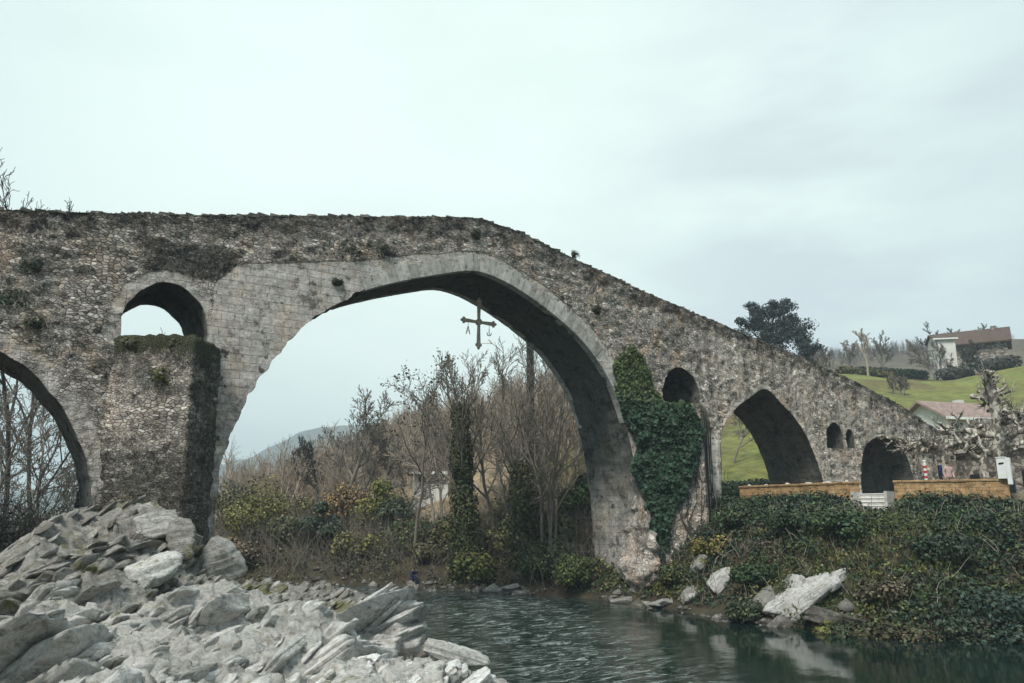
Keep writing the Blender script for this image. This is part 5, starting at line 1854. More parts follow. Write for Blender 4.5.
put_tree('bare_tree', 290, 82, 436, 508, LV3, 'thin bare tree standing alone against the blue mountain', BARKD, 0.14, spread=0.7, clear=0.25)
put_tree('bare_tree', 245, 74, 476, 511, LV3, 'low bare tree next to the left pier against the mountain', BARK, 0.13, spread=0.9, stems=2)
put_tree('bare_tree', 268, 70, 494, 512, LV3, 'short bushy bare tree below the mountain', BARKT, 0.10, spread=0.9, stems=3)
put_tree('bare_tree', 400, 62, 440, 513, LV3, 'leaning bare tree between the pollard head and the ivy-clad tree', BARK, 0.13, spread=0.85, lean=(0.15, 0))
put_tree('bare_tree', 440, 60, 400, 514, LV3, 'bare tree close behind the tall ivy-clad tree on its left', BARKT, 0.13, spread=0.8, stems=2)
put_tree('bare_tree', 528, 70, 392, 515, LVS, 'bare tree by the dark pole', BARKT, 0.12, spread=0.8, stems=2)
# beyond the left arch; the tallest rises above the parapet
put_tree('bare_tree', 8, 52, 186, 520, LV4, 'very tall bare tree whose top twigs show over the left parapet', BARKD, 0.20, spread=0.75, up=0.5, clear=0.22)
put_tree('bare_tree', 46, 58, 184, 521, LV4, 'second tall bare tree showing over the parapet, right of the tallest', BARKD, 0.18, spread=0.72, up=0.5, clear=0.22)
put_tree('bare_tree', 28, 44, 380, 522, LV4, 'forked bare tree in the middle of the left arch', BARK, 0.11, spread=0.85, stems=2, clear=0.2)
put_tree('bare_tree', 58, 58, 440, 523, LV3, 'low bare tree close to the left pier inside the left arch', BARK, 0.09, spread=0.95, stems=2)
put_tree('bare_tree', -14, 46, 340, 524, LV4, 'bare tree at the left edge of the left arch', BARK, 0.14, spread=0.85, clear=0.2)

# the brown wooded hillside: one far-off mass of bare trees
rng = np.random.default_rng(88)
proto = []
for sd_ in (601, 602, 603, 604):
    br = grow_tree(sd_, 8.0, 0.16, [(9, 0.5), (7, 0.5)], spread=0.85, up=0.5, minr=0.018, wob=0.2, stems=1, clear=0.2)
    v, f = tubes_arrays(br, (5, 3, 3))
    proto.append((v, f))


def wood(name, pts, lab, scale, mat):
    Vs, Fs, b = [], [], 0
    z = height(pts[:, 0], pts[:, 1])
    for (X_, Y_), Z_ in zip(pts, z):
        v, f = proto[rng.integers(len(proto))]
        a = rng.random() * 6.28
        s = scale * rng.uniform(0.65, 1.3)
        w_ = np.c_[v[:, 0] * math.cos(a) - v[:, 1] * math.sin(a), v[:, 0] * math.sin(a) + v[:, 1] * math.cos(a), v[:, 2]] * (s, s, s * rng.uniform(0.85, 1.15)) + (X_, Y_, Z_ - 0.2)
        Vs.append(w_)
        Fs.append(f + b)
        b += len(w_)
    o = mesh_np(name, np.concatenate(Vs), np.concatenate(Fs), mat=mat)
    tag(o, lab, kind='stuff')


def polar_pts(n, px0, px1, d0, d1):
    d = np.sqrt(rng.uniform(d0 ** 2, d1 ** 2, n))
    px = rng.uniform(px0, px1, n)
    p = CAM[:2] + (Hv[:2] + Rv[:2] * ((px - 512) / 819)[:, None]) * d[:, None]
    return p


p = np.vstack([polar_pts(260, 225, 620, 72, 100), polar_pts(420, 310, 640, 100, 200), polar_pts(50, 215, 330, 100, 130)])
dr = -signed(RIGHT_SHORE, p)
pxs = 512 + 819 * ((p - CAM[:2]) @ Rv[:2]) / ((p - CAM[:2]) @ Hv[:2])
p = p[(dr > 6) & ~((pxs > 405) & (pxs < 462) & (np.hypot(*(p - CAM[:2]).T) < 80))]
wood('woods', p, 'brown leafless wood covering the hillside behind the arch', 0.95, bark_material('wood_bark', (0.22, 0.18, 0.14), (0.40, 0.33, 0.26)))
p = polar_pts(900, 800, 1040, 262, 318)
wood('woods', p, 'grey-brown leafless wood on the ridge behind the green field', 0.5, bark_material('ridge_bark', (0.10, 0.085, 0.075), (0.19, 0.165, 0.15)))
# evergreen fringe on the hill crest
rg = np.random.default_rng(89)
for i, (px, d, r, h, lab) in enumerate([(352, 150, 2.2, 5.0, 'small dark evergreen on the crest right of the fan-crowned tree'), (368, 155, 2.6, 6.5, 'tallest dark evergreen on the wooded crest'), (382, 158, 2.2, 6.0, 'dark evergreen on the crest left of the slender leafy tree'), (410, 160, 2.6, 6.5, 'dark evergreen on the crest behind the slender leafy tree')]):
    c = at(px, 500, d)
    g = hz(c[0], c[1])
    root = empty('evergreen_tree', (c[0], c[1], g))
    tag(root, lab, 'tree')
    cc, nn = bush_data(rg, r, h, 900, 9)
    cc[:, 2] += h * 0.35
    leaf_mesh('crown', cc, nn, rg.uniform(0.25, 0.5, len(cc)), jitter_col(rg, (0.03, 0.045, 0.035), len(cc), 0.3), parent=root)
    mb = MB()
    mb.tube([(0, 0, -0.5), (0, 0, h)], [0.25, 0.1], 6)
    mb.build('trunk', BARKD, root)

# ------------------------------------------------------------------ right bank: terrace
TZ = 5.3
WALLM = NT('ochre_rendered_wall')
_o = WALLM.obj()
_n = WALLM.noise(_o, 3.5, 7, 0.75)
_b = WALLM.new('ShaderNodeTexBrick', offset=0.5)
WALLM.put(_b.inputs['Vector'], WALLM.mapping(_o, (1, 1, 1), (0, 0, 0), (PI / 2, 0, 0)))
for k_, v_ in (('Color1', (0.40, 0.24, 0.11, 1)), ('Color2', (0.50, 0.33, 0.17, 1)), ('Mortar', (0.25, 0.18, 0.11, 1))):
    _b.inputs[k_].default_value = v_
for k_, v_ in (('Scale', 1.0), ('Mortar Size', 0.012), ('Brick Width', 0.42), ('Row Height', 0.16)):
    _b.inputs[k_].default_value = v_
_c = WALLM.mix(1.0, _b.outputs['Color'], WALLM.ramp(_n, [(0.34, 0.28), (0.48, 0.85), (0.7, 1.35)]), 'MULTIPLY')
WALLM.bump(_n, 0.5, 0.03)
WALLM = WALLM.done(_c, 0.9)
PALE = simple('pale_stone', (0.50, 0.48, 0.44), 0.9, 0.35, 5)
WHITE = simple('white_paint', (0.74, 0.75, 0.73), 0.6, 0.08, 4)
WOOD = simple('dark_wood', (0.07, 0.05, 0.035), 0.8, 0.3, 8)
BLACK = simple('black_paint', (0.012, 0.013, 0.013), 0.9, 0.2, 4)
RED = simple('red_paint', (0.45, 0.05, 0.04), 0.6, 0.2, 4)

wa, wb = at(742, 490, 46.3)[:2], at(857, 485, 40.2)[:2]
wc, wd_ = at(894, 485, 39.3)[:2], at(1008, 480, 37.2)[:2]


def low_wall(a, b, z0, z1, thick, lab):
    a, b = np.array(a), np.array(b)
    L = float(np.linalg.norm(b - a))
    rz_ = math.atan2(b[1] - a[1], b[0] - a[0])
    root = empty('terrace_wall', (*((a + b) / 2), z0), rz_)
    tag(root, lab, 'wall')
    mb = MB()
    u = -L / 2
    while u < L / 2 - 0.05:
        l_ = min(random.uniform(0.5, 0.9), L / 2 - u)
        mb.box((u + l_ / 2, random.uniform(-0.012, 0.012), (z1 - z0 - 0.10) / 2), (l_ - 0.006, thick, z1 - z0 - 0.10), jit=0.006)
        u += l_
    mb.build('wall_body', WALLM, root)
    mb = MB()
    u = -L / 2 - 0.04
    while u < L / 2:
        l_ = min(random.uniform(0.35, 0.7), L / 2 + 0.04 - u)
        mb.box((u + l_ / 2, 0, z1 - z0 - 0.05), (l_ - 0.01, thick + 0.10, 0.095), jit=0.008)
        u += l_
    mb.build('capping', WALLM, root, bevel=0.012)
    return root


ZT = float(at(857, 481.5, 40.2)[2])
low_wall(wa, wb, 4.9, ZT, 0.4, 'ochre terrace wall from the bridge pier to the white steps')
low_wall(wc, wd_, 4.9, ZT, 0.4, 'ochre terrace wall from the white steps to the white cabinet')
# steps down between the walls
sdir = np.array(wd_) - np.array(wa)
sdir = sdir / np.linalg.norm(sdir)
out_ = np.array([-abs(sdir[1]), -abs(sdir[0]) * np.sign(-sdir[0] * 1.0 if sdir[0] else 1)])
out_ = np.array([sdir[1], -sdir[0]])
if out_[0] > 0:
    out_ = -out_
mid = (np.array(wb) + np.array(wc)) / 2
wst = float(np.linalg.norm(np.array(wc) - np.array(wb))) - 0.25
st = empty('stone_steps', (*mid, TZ), math.atan2(sdir[1], sdir[0]))
tag(st, 'whitewashed stone steps going down through the gap in the terrace wall', 'steps')
flip = -1 if (np.array([-sdir[1], sdir[0]]) @ out_) < 0 else 1
for k_ in range(6):
    mb = MB()
    zk = -0.02 - 0.19 * k_
    mb.box((0, flip * (0.05 + 0.17 * k_), zk - 0.55), (wst, 0.165, 1.1), jit=0.004)
    mb.build('riser', PALE, st)
    mb = MB()
    mb.box((0, flip * (0.065 + 0.17 * k_), zk + 0.022), (wst + 0.04, 0.215, 0.04), jit=0.004)
    mb.build('tread', WHITE, st)
for s_ in (-1, 1):
    mb = MB()
    mb.box((s_ * (wst / 2 + 0.07), flip * 0.5, -0.75), (0.12, 1.1, 1.7), jit=0.01)
    mb.build('side_wall', PALE, st)

# pale boulders set along the left stretch of wall
rg = np.random.default_rng(93)
stlab = ['white stone at the bridge end of the ochre wall', 'low grey stone behind the ochre wall, second from the bridge pier', 'rounded pale stone halfway along the left ochre wall', 'largest pale stone behind the left ochre wall', 'flat pale stone behind the left ochre wall near the steps', 'small white stone behind the ochre wall closest to the steps']
for k_, t_ in enumerate((0.04, 0.2, 0.40, 0.58, 0.74, 0.9)):
    p_ = np.array(wa) + (np.array(wb) - np.array(wa)) * t_ - out_ * 0.45
    s_ = (0.35, 0.3, 0.45, 0.62, 0.5, 0.32)[k_]
    o = facet_rock('garden_stone', (p_[0], p_[1], ZT - 0.05), (s_ * 1.5, s_, 0.42), 700 + k_, PALE, rz=rg.random() * 3, n=18, rough=0.5)
    tag(o, stlab[k_], 'rock', 'pale stones behind the terrace wall')

# white cabinet by the plane tree
c = at(1006, 482, 37.0)
cb = empty('notice_cabinet', (c[0], c[1], c[2]), math.atan2(sdir[1], sdir[0]))
cb.scale = (0.86, 0.86, 0.86)
tag(cb, 'white upright cabinet with a dark emblem at the end of the ochre wall', 'cabinet')
mb = MB()
mb.box((-0.10, 0, 0.72), (0.42, 0.30, 1.10), jit=0.004)
mb.build('body', WHITE, cb, bevel=0.015)
mb = MB()
mb.box((0.22, flip * 0.03, 0.56), (0.21, 0.26, 1.40), jit=0.004)
mb.build('side_panel', WHITE, cb, bevel=0.015)
mb = MB()
mb.prism([(-0.24, 0.96), (-0.16, 1.02), (0.02, 1.03), (0.05, 0.98), (-0.02, 0.93), (-0.18, 0.91)], flip * 0.152, flip * 0.16)
mb.build('emblem', BLACK, cb)
mb = MB()
mb.box((-0.1, 0, 1.29), (0.48, 0.36, 0.05))
mb.build('lid', WHITE, cb, bevel=0.01)

# striped post on the terrace
c = at(926, 478, 40.5)
po = empty('striped_post', (c[0], c[1], TZ))
tag(po, 'white and red banded post behind the right stretch of terrace wall', 'post')
mb = MB()
mb.tube([(0, 0, -0.1), (0, 0, 1.62)], 0.075, 12)
mb.build('shaft', WHITE, po)
for z_ in (0.85, 1.1, 1.35):
    mb = MB()
    mb.tube([(0, 0, z_ - 0.06), (0, 0, z_ + 0.06)], 0.081, 12)
    mb.build('band', RED, po)
mb = MB()
mb.tube([(0, 0, 1.62), (0, 0, 1.67), (0, 0, 1.70)], [0.09, 0.09, 0.03], 12)
mb.build('cap', WHITE, po)
# ------------------------------------------------------------------ people
def person(loc, rz, label, joints, edges, radii, regions, head):
    """one skinned body; regions(p) picks the material slot of a face from its centre"""
    me = bpy.data.meshes.new('body')
    me.from_pydata(joints, edges, [])
    o = bpy.data.objects.new('body', me)
    COL.objects.link(o)
    sk = o.modifiers.new('skin', 'SKIN')
    for i, r in enumerate(radii):
        me.skin_vertices[0].data[i].radius = (r, r) if not hasattr(r, '__len__') else r
    me.skin_vertices[0].data[0].use_root = True
    sb_ = o.modifiers.new('sub', 'SUBSURF')
    sb_.levels = sb_.render_levels = 2
    dg = bpy.context.evaluated_depsgraph_get()
    ev = bpy.data.meshes.new_from_object(o.evaluated_get(dg))
    bpy.data.objects.remove(o)
    ev.materials.clear()
    for m in regions[0]:
        ev.materials.append(m)
    for p in ev.polygons:
        p.material_index = regions[1](p.center)
        p.use_smooth = True
    root = empty('person', loc, rz)
    tag(root, label, 'person')
    b = bpy.data.objects.new('body', ev)
    COL.objects.link(b)
    b.parent = root
    # hair as a cap over the skull
    mb = MB()
    hx, hy, hz_ = head
    for z0_, z1_ in ((0, 1),):
        nu, nv = 14, 7
        V = []
        for i in range(nv):
            ph = i / (nv - 1) * PI * 0.56
            for j in range(nu):
                a = 2 * PI * j / nu
                V.append((hx + 0.105 * math.sin(ph) * math.cos(a), hy + 0.02 + 0.115 * math.sin(ph) * math.sin(a), hz_ + 0.02 + 0.125 * math.cos(ph)))
        F = [(i * nu + j, i * nu + (j + 1) % nu, (i + 1) * nu + (j + 1) % nu, (i + 1) * nu + j) for i in range(nv - 1) for j in range(nu)]
        mb.add(V, F)
    mb.build('hair', WOOD, root, smooth=True)
    return root


SKIN = simple('skin', (0.42, 0.27, 0.20), 0.6, 0.1, 5)
NAVY = simple('navy_cloth', (0.022, 0.030, 0.075), 0.85, 0.25, 8)
JEAN = simple('dark_trousers', (0.03, 0.035, 0.05), 0.85, 0.25, 8)
PINK = simple('pale_pink_cloth', (0.50, 0.36, 0.33), 0.85, 0.15, 8)
TAN = simple('tan_trousers', (0.22, 0.17, 0.13), 0.85, 0.2, 8)
STAND = [(0, 0, 0.95), (0, 0, 1.15), (0, 0.01, 1.38), (0, 0, 1.50), (0, -0.01, 1.60), (0, -0.015, 1.70),
         (-0.10, 0, 0.90), (-0.11, -0.02, 0.50), (-0.11, 0.03, 0.08), (-0.12, -0.12, 0.04),
         (0.10, 0, 0.90), (0.11, -0.03, 0.50), (0.12, 0.02, 0.08), (0.13, -0.13, 0.04),
         (-0.20, 0, 1.40), (-0.26, 0.02, 1.14), (-0.25, -0.06, 0.90), (-0.25, -0.09, 0.80),
         (0.20, 0, 1.40), (0.26, 0.02, 1.14), (0.22, -0.12, 0.93), (0.20, -0.17, 0.85)]
SE = [(0, 1), (1, 2), (2, 3), (3, 4), (4, 5), (0, 6), (6, 7), (7, 8), (8, 9), (0, 10), (10, 11), (11, 12), (12, 13), (2, 14), (14, 15), (15, 16), (16, 17), (2, 18), (18, 19), (19, 20), (20, 21)]
SR = [(0.15, 0.11), (0.14, 0.10), (0.16, 0.10), 0.058, 0.092, 0.085, 0.095, 0.065, 0.045, 0.04, 0.095, 0.065, 0.045, 0.04, 0.065, 0.05, 0.04, 0.035, 0.065, 0.05, 0.04, 0.035]


def std_regions(top, leg):
    return ([top, leg, SKIN], lambda c: 2 if (c[2] > 1.48 or (abs(c[0]) > 0.18 and c[2] < 0.90)) else (0 if c[2] > 0.93 or abs(c[0]) > 0.2 else 1))


c = at(941, 478, 40.8)
person((c[0], c[1], TZ), 0.6, 'person in dark navy jacket standing behind the right stretch of ochre wall', STAND, SE, SR, std_regions(NAVY, JEAN), (0, -0.01, 1.62))
c = at(949, 478, 40.6)
person((c[0], c[1], TZ), -0.5, 'person in a pale pink top standing right beside the one in navy', [(x * 0.92, y, z * 0.93) for x, y, z in STAND], SE, SR, ([PINK, TAN, SKIN], lambda c: 2 if (c[2] > 1.38 or (abs(c[0]) > 0.17 and c[2] < 0.84)) else (0 if c[2] > 0.86 or abs(c[0]) > 0.19 else 1)), (0, -0.01, 1.51))
# sitting low on the stones of the far bank
SIT = [(0, 0.05, 0.34), (0, 0.03, 0.55), (0, -0.03, 0.76), (0, -0.06, 0.88), (0, -0.08, 0.98), (0, -0.09, 1.07),
       (-0.10, 0.0, 0.34), (-0.13, -0.34, 0.50), (-0.13, -0.38, 0.07), (-0.14, -0.50, 0.03),
       (0.10, 0.0, 0.34), (0.13, -0.33, 0.50), (0.13, -0.40, 0.07), (0.14, -0.52, 0.03),
       (-0.20, -0.03, 0.78), (-0.25, -0.16, 0.58), (-0.14, -0.34, 0.56), (-0.08, -0.40, 0.56),
       (0.20, -0.03, 0.78), (0.25, -0.16, 0.58), (0.14, -0.34, 0.55), (0.08, -0.40, 0.54)]
c = on_bank(412, 585, 40, 60)
st_ = facet_rock('seat_stone', (c[0], c[1], c[2] + 0.08), (0.8, 0.7, 0.46), 950, ROCKD, n=20, rough=0.4)
tag(st_, 'flat stone under the seated person at the far water edge', 'rock')
person((c[0], c[1], c[2] - 0.02), 0.45, 'person in dark blue clothes sitting on the stones of the far bank', SIT, SE, SR, ([NAVY, NAVY, SKIN], lambda c: 2 if (c[2] > 0.87 or (abs(c[0]) < 0.12 and c[1] < -0.36 and 0.5 < c[2] < 0.6)) else 0), (0, -0.085, 0.995))


# ------------------------------------------------------------------ pollarded plane trees
def pollard(px, d, base_z, trunk_h, trunk_r, limbs, seed, label, knob=0.16, sub=5, rz=0.0, lean=(0, 0)):
    """limbs: (azimuth, elevation, length) of each knobbly limb; whips sprout from fists"""
    rg = np.random.default_rng(seed)
    c = at(px, 480, d)
    root = empty('plane_tree', (c[0], c[1], base_z), rz)
    tag(root, label, 'tree')
    zz = np.linspace(0, trunk_h, 9)
    P_ = np.c_[lean[0] * zz + 0.05 * rg.normal(size=9), lean[1] * zz + 0.05 * rg.normal(size=9), zz]
    v, f = tube(P_, trunk_r * (1.25 - 0.3 * zz / trunk_h) * (1 + 0.08 * rg.normal(size=9)), 10)
    mesh_np('trunk', v, f, smooth=True, mat=PLANE, parent=root)
    br = []

    def limb(p, a, e, L, r, lvl):
        d_ = np.array([math.cos(a) * math.cos(e), math.sin(a) * math.cos(e), math.sin(e)])
        n = 7
        Q = [np.array(p, float)]
        for k in range(n):
            d_ = d_ + rg.normal(size=3) * 0.22
            d_ /= np.linalg.norm(d_)
            Q.append(Q[-1] + d_ * L / n)
        Q = np.array(Q)
        rad = r * (1 - 0.45 * np.linspace(0, 1, n + 1)) * (1 + 0.22 * rg.random(n + 1))
        rad[-1] *= 1.7
        rad[n // 2] *= 1.35
        br.append((1 if lvl == 0 else 2, np.vstack([Q, Q[-1] + d_ * r * 0.8]), np.r_[rad, rad[-1] * 0.3]))
        if lvl < 2:
            for k in range(sub if lvl == 0 else 3):
                t = rg.uniform(0.3, 1.0)
                i = min(int(t * n), n - 1)
                limb(Q[i], a + rg.normal() * 1.1, np.clip(e + rg.normal() * 0.7, -0.6, 1.4), L * rg.uniform(0.25, 0.45), r * 0.55, lvl + 1)
        else:
            for k in range(3):
                dd = d_ + rg.normal(size=3) * 0.7 + (0, 0, 0.3)
                dd /= np.linalg.norm(dd)
                br.append((4, np.array([Q[-1], Q[-1] + dd * 0.15, Q[-1] + dd * rg.uniform(0.2, 0.5) + (0, 0, 0.05)]), np.array([0.02, 0.016, 0.008])))

    for a, e, L, h_ in limbs:
        limb(P_[min(8, int(h_ * 8))], a, e, L, trunk_r * 0.62, 0)
    v, f = tubes_arrays(br, (8, 8, 6, 4, 4))
    mesh_np('crown', v, f, smooth=True, mat=PLANE, parent=root)
    return root


ra = math.atan2(-Rv[1], -Rv[0])      # towards the left of the view
rb = math.atan2(Rv[1], Rv[0])
pollard(1003, 37.6, TZ - 0.2, 4.3, 0.24, [(rb, 1.2, 1.7, 1.0), (ra, 0.45, 2.6, 0.65), (rb, 0.55, 1.7, 0.75), (ra, 1.35, 1.4, 1.0), (rb + 1.3, 0.9, 1.6, 0.9), (rb - 1.5, 0.8, 1.3, 0.85), (rb, 0.1, 1.6, 0.5)], 801, 'tall knobbly pollarded plane tree behind the white cabinet', sub=7)
pollard(946, 44.0, TZ, 2.5, 0.22, [(ra, 0.15, 3.0, 1.0), (rb, 0.2, 3.4, 1.0), (ra + 0.5, 0.5, 2.2, 1.0), (rb - 0.4, 0.55, 2.6, 1.0), (rb + 0.5, 0.35, 2.4, 0.9), (ra - 0.6, 0.3, 2.2, 0.9), (ra, 0.9, 1.4, 1.0), (rb, 0.9, 1.4, 1.0)], 802, 'low pollarded plane tree with spreading fists in front of the stone building', sub=4)
pollard(985, 46.0, TZ, 2.5, 0.22, [(ra, 0.2, 2.8, 1.0), (rb, 0.2, 3.0, 1.0), (ra + 0.5, 0.5, 2.2, 1.0), (rb - 0.4, 0.5, 2.4, 1.0), (ra - 0.6, 0.3, 2.2, 0.9), (rb, 0.9, 1.4, 1.0)], 803, 'low pollarded plane tree just left of the tall knobbly one', sub=4)

# ------------------------------------------------------------------ buildings on the right
RUBBLE = NT('rubble_building')
_o = RUBBLE.obj()
_v = RUBBLE.sep(RUBBLE.vor(RUBBLE.mapping(_o, (1, 1, 1.6)), 3.0))
_e = RUBBLE.vor(RUBBLE.mapping(_o, (1, 1, 1.6)), 3.0, 'DISTANCE_TO_EDGE', '3D', 'Distance')
_c = RUBBLE.ramp(_v[0], [(0, (0.09, 0.078, 0.066)), (0.6, (0.25, 0.22, 0.185)), (1, (0.46, 0.42, 0.37))])
_c = RUBBLE.mix(1.0, _c, RUBBLE.ramp(_e, [(0.0, 0.4), (0.1, 1)]), 'MULTIPLY')
RUBBLE.bump(_e, 0.7, 0.06)
RUBBLE = RUBBLE.done(_c)
ROOFP = roof_material('pinkish_tiles', (0.33, 0.245, 0.215))
ROOFB = roof_material('brown_tiles', (0.12, 0.085, 0.07))
GLASS = simple('dark_window', (0.02, 0.022, 0.025), 0.15, 0.2, 2)
CREAM = simple('white_render', (0.66, 0.65, 0.61), 0.9, 0.15, 1.2)


def house(name, loc, rz, w_, dp, wall_h, roof_h, over, wallm, roofm, wins, label, cat='house', door=None, chimney=None):
    root = empty(name, loc, rz)
    tag(root, label, cat)
    mb = MB()
    x_, y_ = w_ / 2, dp / 2
    P_ = [(-x_, -y_, -2), (x_, -y_, -2), (x_, y_, -2), (-x_, y_, -2), (-x_, -y_, wall_h), (x_, -y_, wall_h), (x_, y_, wall_h), (-x_, y_, wall_h), (-x_, 0, wall_h + roof_h), (x_, 0, wall_h + roof_h)]
    mb.add(P_, [(0, 1, 5, 4), (1, 2, 6, 9, 5), (2, 3, 7, 6), (3, 0, 4, 8, 7)])
    mb.build('wall', wallm, root)
    s = roof_h / y_
    mb = MB()
    X_, yo = x_ + over, y_ + over
    zo = wall_h - over * s
    for sg in (-1, 1):
        a_ = [(-X_, sg * yo, zo + 0.02), (X_, sg * yo, zo + 0.02), (X_, 0, wall_h + roof_h + 0.02), (-X_, 0, wall_h + roof_h + 0.02)]
        b_ = [(p[0], p[1], p[2] + 0.22) for p in a_]
        mb.add(a_ + b_, [(3, 2, 1, 0), (4, 5, 6, 7), (0, 1, 5, 4), (1, 2, 6, 5), (2, 3, 7, 6), (3, 0, 4, 7)])
    rf = mb.build('roof', roofm, root)
    if chimney:
        mb = MB()
        mb.box((chimney[0], chimney[1], wall_h + roof_h * 0.8), (0.7, 0.7, 1.8), jit=0.02)
        mb.build('chimney', wallm, rf)
    mb = MB()
    for sg in (-1, 1):
        mb.box((0, sg * (yo + 0.02), zo + 0.10), (2 * X_, 0.06, 0.24))
    mb.build('eaves_board', WHITE if wallm is CREAM else WOOD, root)
    for (side, u, z_, ww, hh) in wins:
        mb = MB()
        if side == 'f':
            mb.box((u, -y_ - 0.03, z_), (ww + 0.2, 0.10, hh + 0.2))
            fr = mb.build('window', WOOD if wallm is CREAM else PALE, root)
            mb = MB()
            mb.box((u, -y_ - 0.085, z_), (ww, 0.03, hh))
            mb.build('pane', GLASS, fr)
        else:
            sg = -1 if side == 'l' else 1
            mb.box((sg * (x_ + 0.03), u, z_), (0.10, ww + 0.2, hh + 0.2))
            fr = mb.build('window', WOOD if wallm is CREAM else PALE, root)
            mb = MB()
            mb.box((sg * (x_ + 0.085), u, z_), (0.03, ww, hh))
            mb.build('pane', GLASS, fr)
    return root


# long stone building closing the terrace at the end of the bridge
c0, c1 = at(926, 470, 62.5), at(1060, 470, 52.5)
ang = math.atan2(c1[1] - c0[1], c1[0] - c0[0])
Lb = float(np.hypot(*(c1 - c0)[:2]))
sb = empty('stone_building', (*((c0 + c1) / 2)[:2], TZ), ang)
tag(sb, 'ruined brown rubble-stone building with dark openings behind the pollarded trees', 'building')
mb = MB()
n_ = 60
us = np.linspace(-Lb / 2, Lb / 2, n_)
hs = 5.0 + 0.7 * np.array([vnoise(np.array([[u_ * 0.55, 0.0]]), 5)[0] + 0.4 * vnoise(np.array([[u_ * 2.1, 0.0]]), 6)[0] for u_ in us])
for i in range(n_ - 1):
    mb.add([(us[i], 0, -1), (us[i + 1], 0, -1), (us[i + 1], 0, hs[i + 1]), (us[i], 0, hs[i]), (us[i], 5, -1), (us[i + 1], 5, -1), (us[i + 1], 5, hs[i + 1]), (us[i], 5, hs[i])], [(0, 1, 2, 3), (5, 4, 7, 6), (3, 2, 6, 7)])
mb.add([(us[0], 0, -1), (us[0], 0, hs[0]), (us[0], 5, hs[0]), (us[0], 5, -1)], [(0, 1, 2, 3)])
mb.add([(us[-1], 0, -1), (us[-1], 0, hs[-1]), (us[-1], 5, hs[-1]), (us[-1], 5, -1)], [(3, 2, 1, 0)])
mb.build('wall', RUBBLE, sb)
for u_, ww, hh, arch in ((-Lb * 0.47, 0.8, 2.2, False), (-Lb * 0.28, 1.5, 1.7, True), (-Lb * 0.06, 1.6, 1.9, False), (Lb * 0.12, 1.5, 1.7, True), (Lb * 0.3, 1.1, 2.0, False)):
    mb = MB()
    pl = [(u_ - ww / 2, 0.05), (u_ + ww / 2, 0.05), (u_ + ww / 2, hh - (0.4 if arch else 0))] + ([(u_ + ww / 2 * math.cos(a_), hh - 0.4 + 0.5 * math.sin(a_)) for a_ in np.linspace(0.3, PI - 0.3, 7)] if arch else []) + [(u_ - ww / 2, hh - (0.4 if arch else 0))]
    mb.prism(pl, -0.03, 0.4)
    mb.build('opening', GLASS, sb)
mb = MB()
mb.box((0, 0.2, 3.55), (Lb + 0.5, 1.1, 0.16), jit=0.02)
mb.build('cornice', PALE, sb)

c = at(953, 408, 76)
gz_ = hz(c[0], c[1])
house('tiled_house', (c[0], c[1], gz_ - 0.9), rb + 0.28, 7.2, 5.4, max(2.5, c[2] - gz_ - 0.3), 1.5, 0.6, CREAM, ROOFP, [('f', -2.5, c[2] - gz_ - 1.6, 1.0, 1.2), ('f', -0.6, c[2] - gz_ - 1.6, 1.0, 1.2), ('f', 2.0, c[2] - gz_ - 1.6, 1.2, 1.2), ('l', 0.0, c[2] - gz_ - 1.6, 1.0, 1.2)], 'white house with a pinkish tiled roof just below the green field', chimney=(1.5, 0.8))
c = at(976, 350, 141)
gz_ = hz(c[0], c[1])
house('farmhouse', (c[0], c[1], gz_), rb - 0.55, 9.6, 6.8, max(3.0, at(976, 345, 141)[2] - gz_), 2.5, 0.8, RUBBLE, ROOFB, [('f', -3.4, 1.9, 1.0, 1.2), ('f', -1.2, 1.9, 1.0, 1.2), ('f', 2.0, 1.9, 1.0, 1.2), ('f', 3.9, 1.6, 1.1, 1.4)], 'brown stone farmhouse on the crest above the green field', chimney=(3, -1))
c = at(942, 350, 137)
gz_ = hz(c[0], c[1])
house('white_annex', (c[0], c[1], gz_), rb - 0.2, 3.2, 4.0, max(2.5, at(942, 341, 137)[2] - gz_), 0.9, 0.4, CREAM, ROOFB, [('f', 0.3, 1.7, 0.7, 0.9)], 'small white annex at the left end of the hilltop farmhouse')
c = at(430, 492, 74)
gz_ = hz(c[0], c[1])
house('white_cottage', (c[0], c[1], gz_), rb + 0.15, 3.0, 3.6, max(2.2, at(430, 480, 74)[2] - gz_), 1.5, 0.5, CREAM, ROOFB, [('f', -0.7, 1.6, 0.7, 0.9), ('f', 0.8, 1.6, 0.7, 0.9)], 'white cottage half hidden behind the bare trees under the arch')

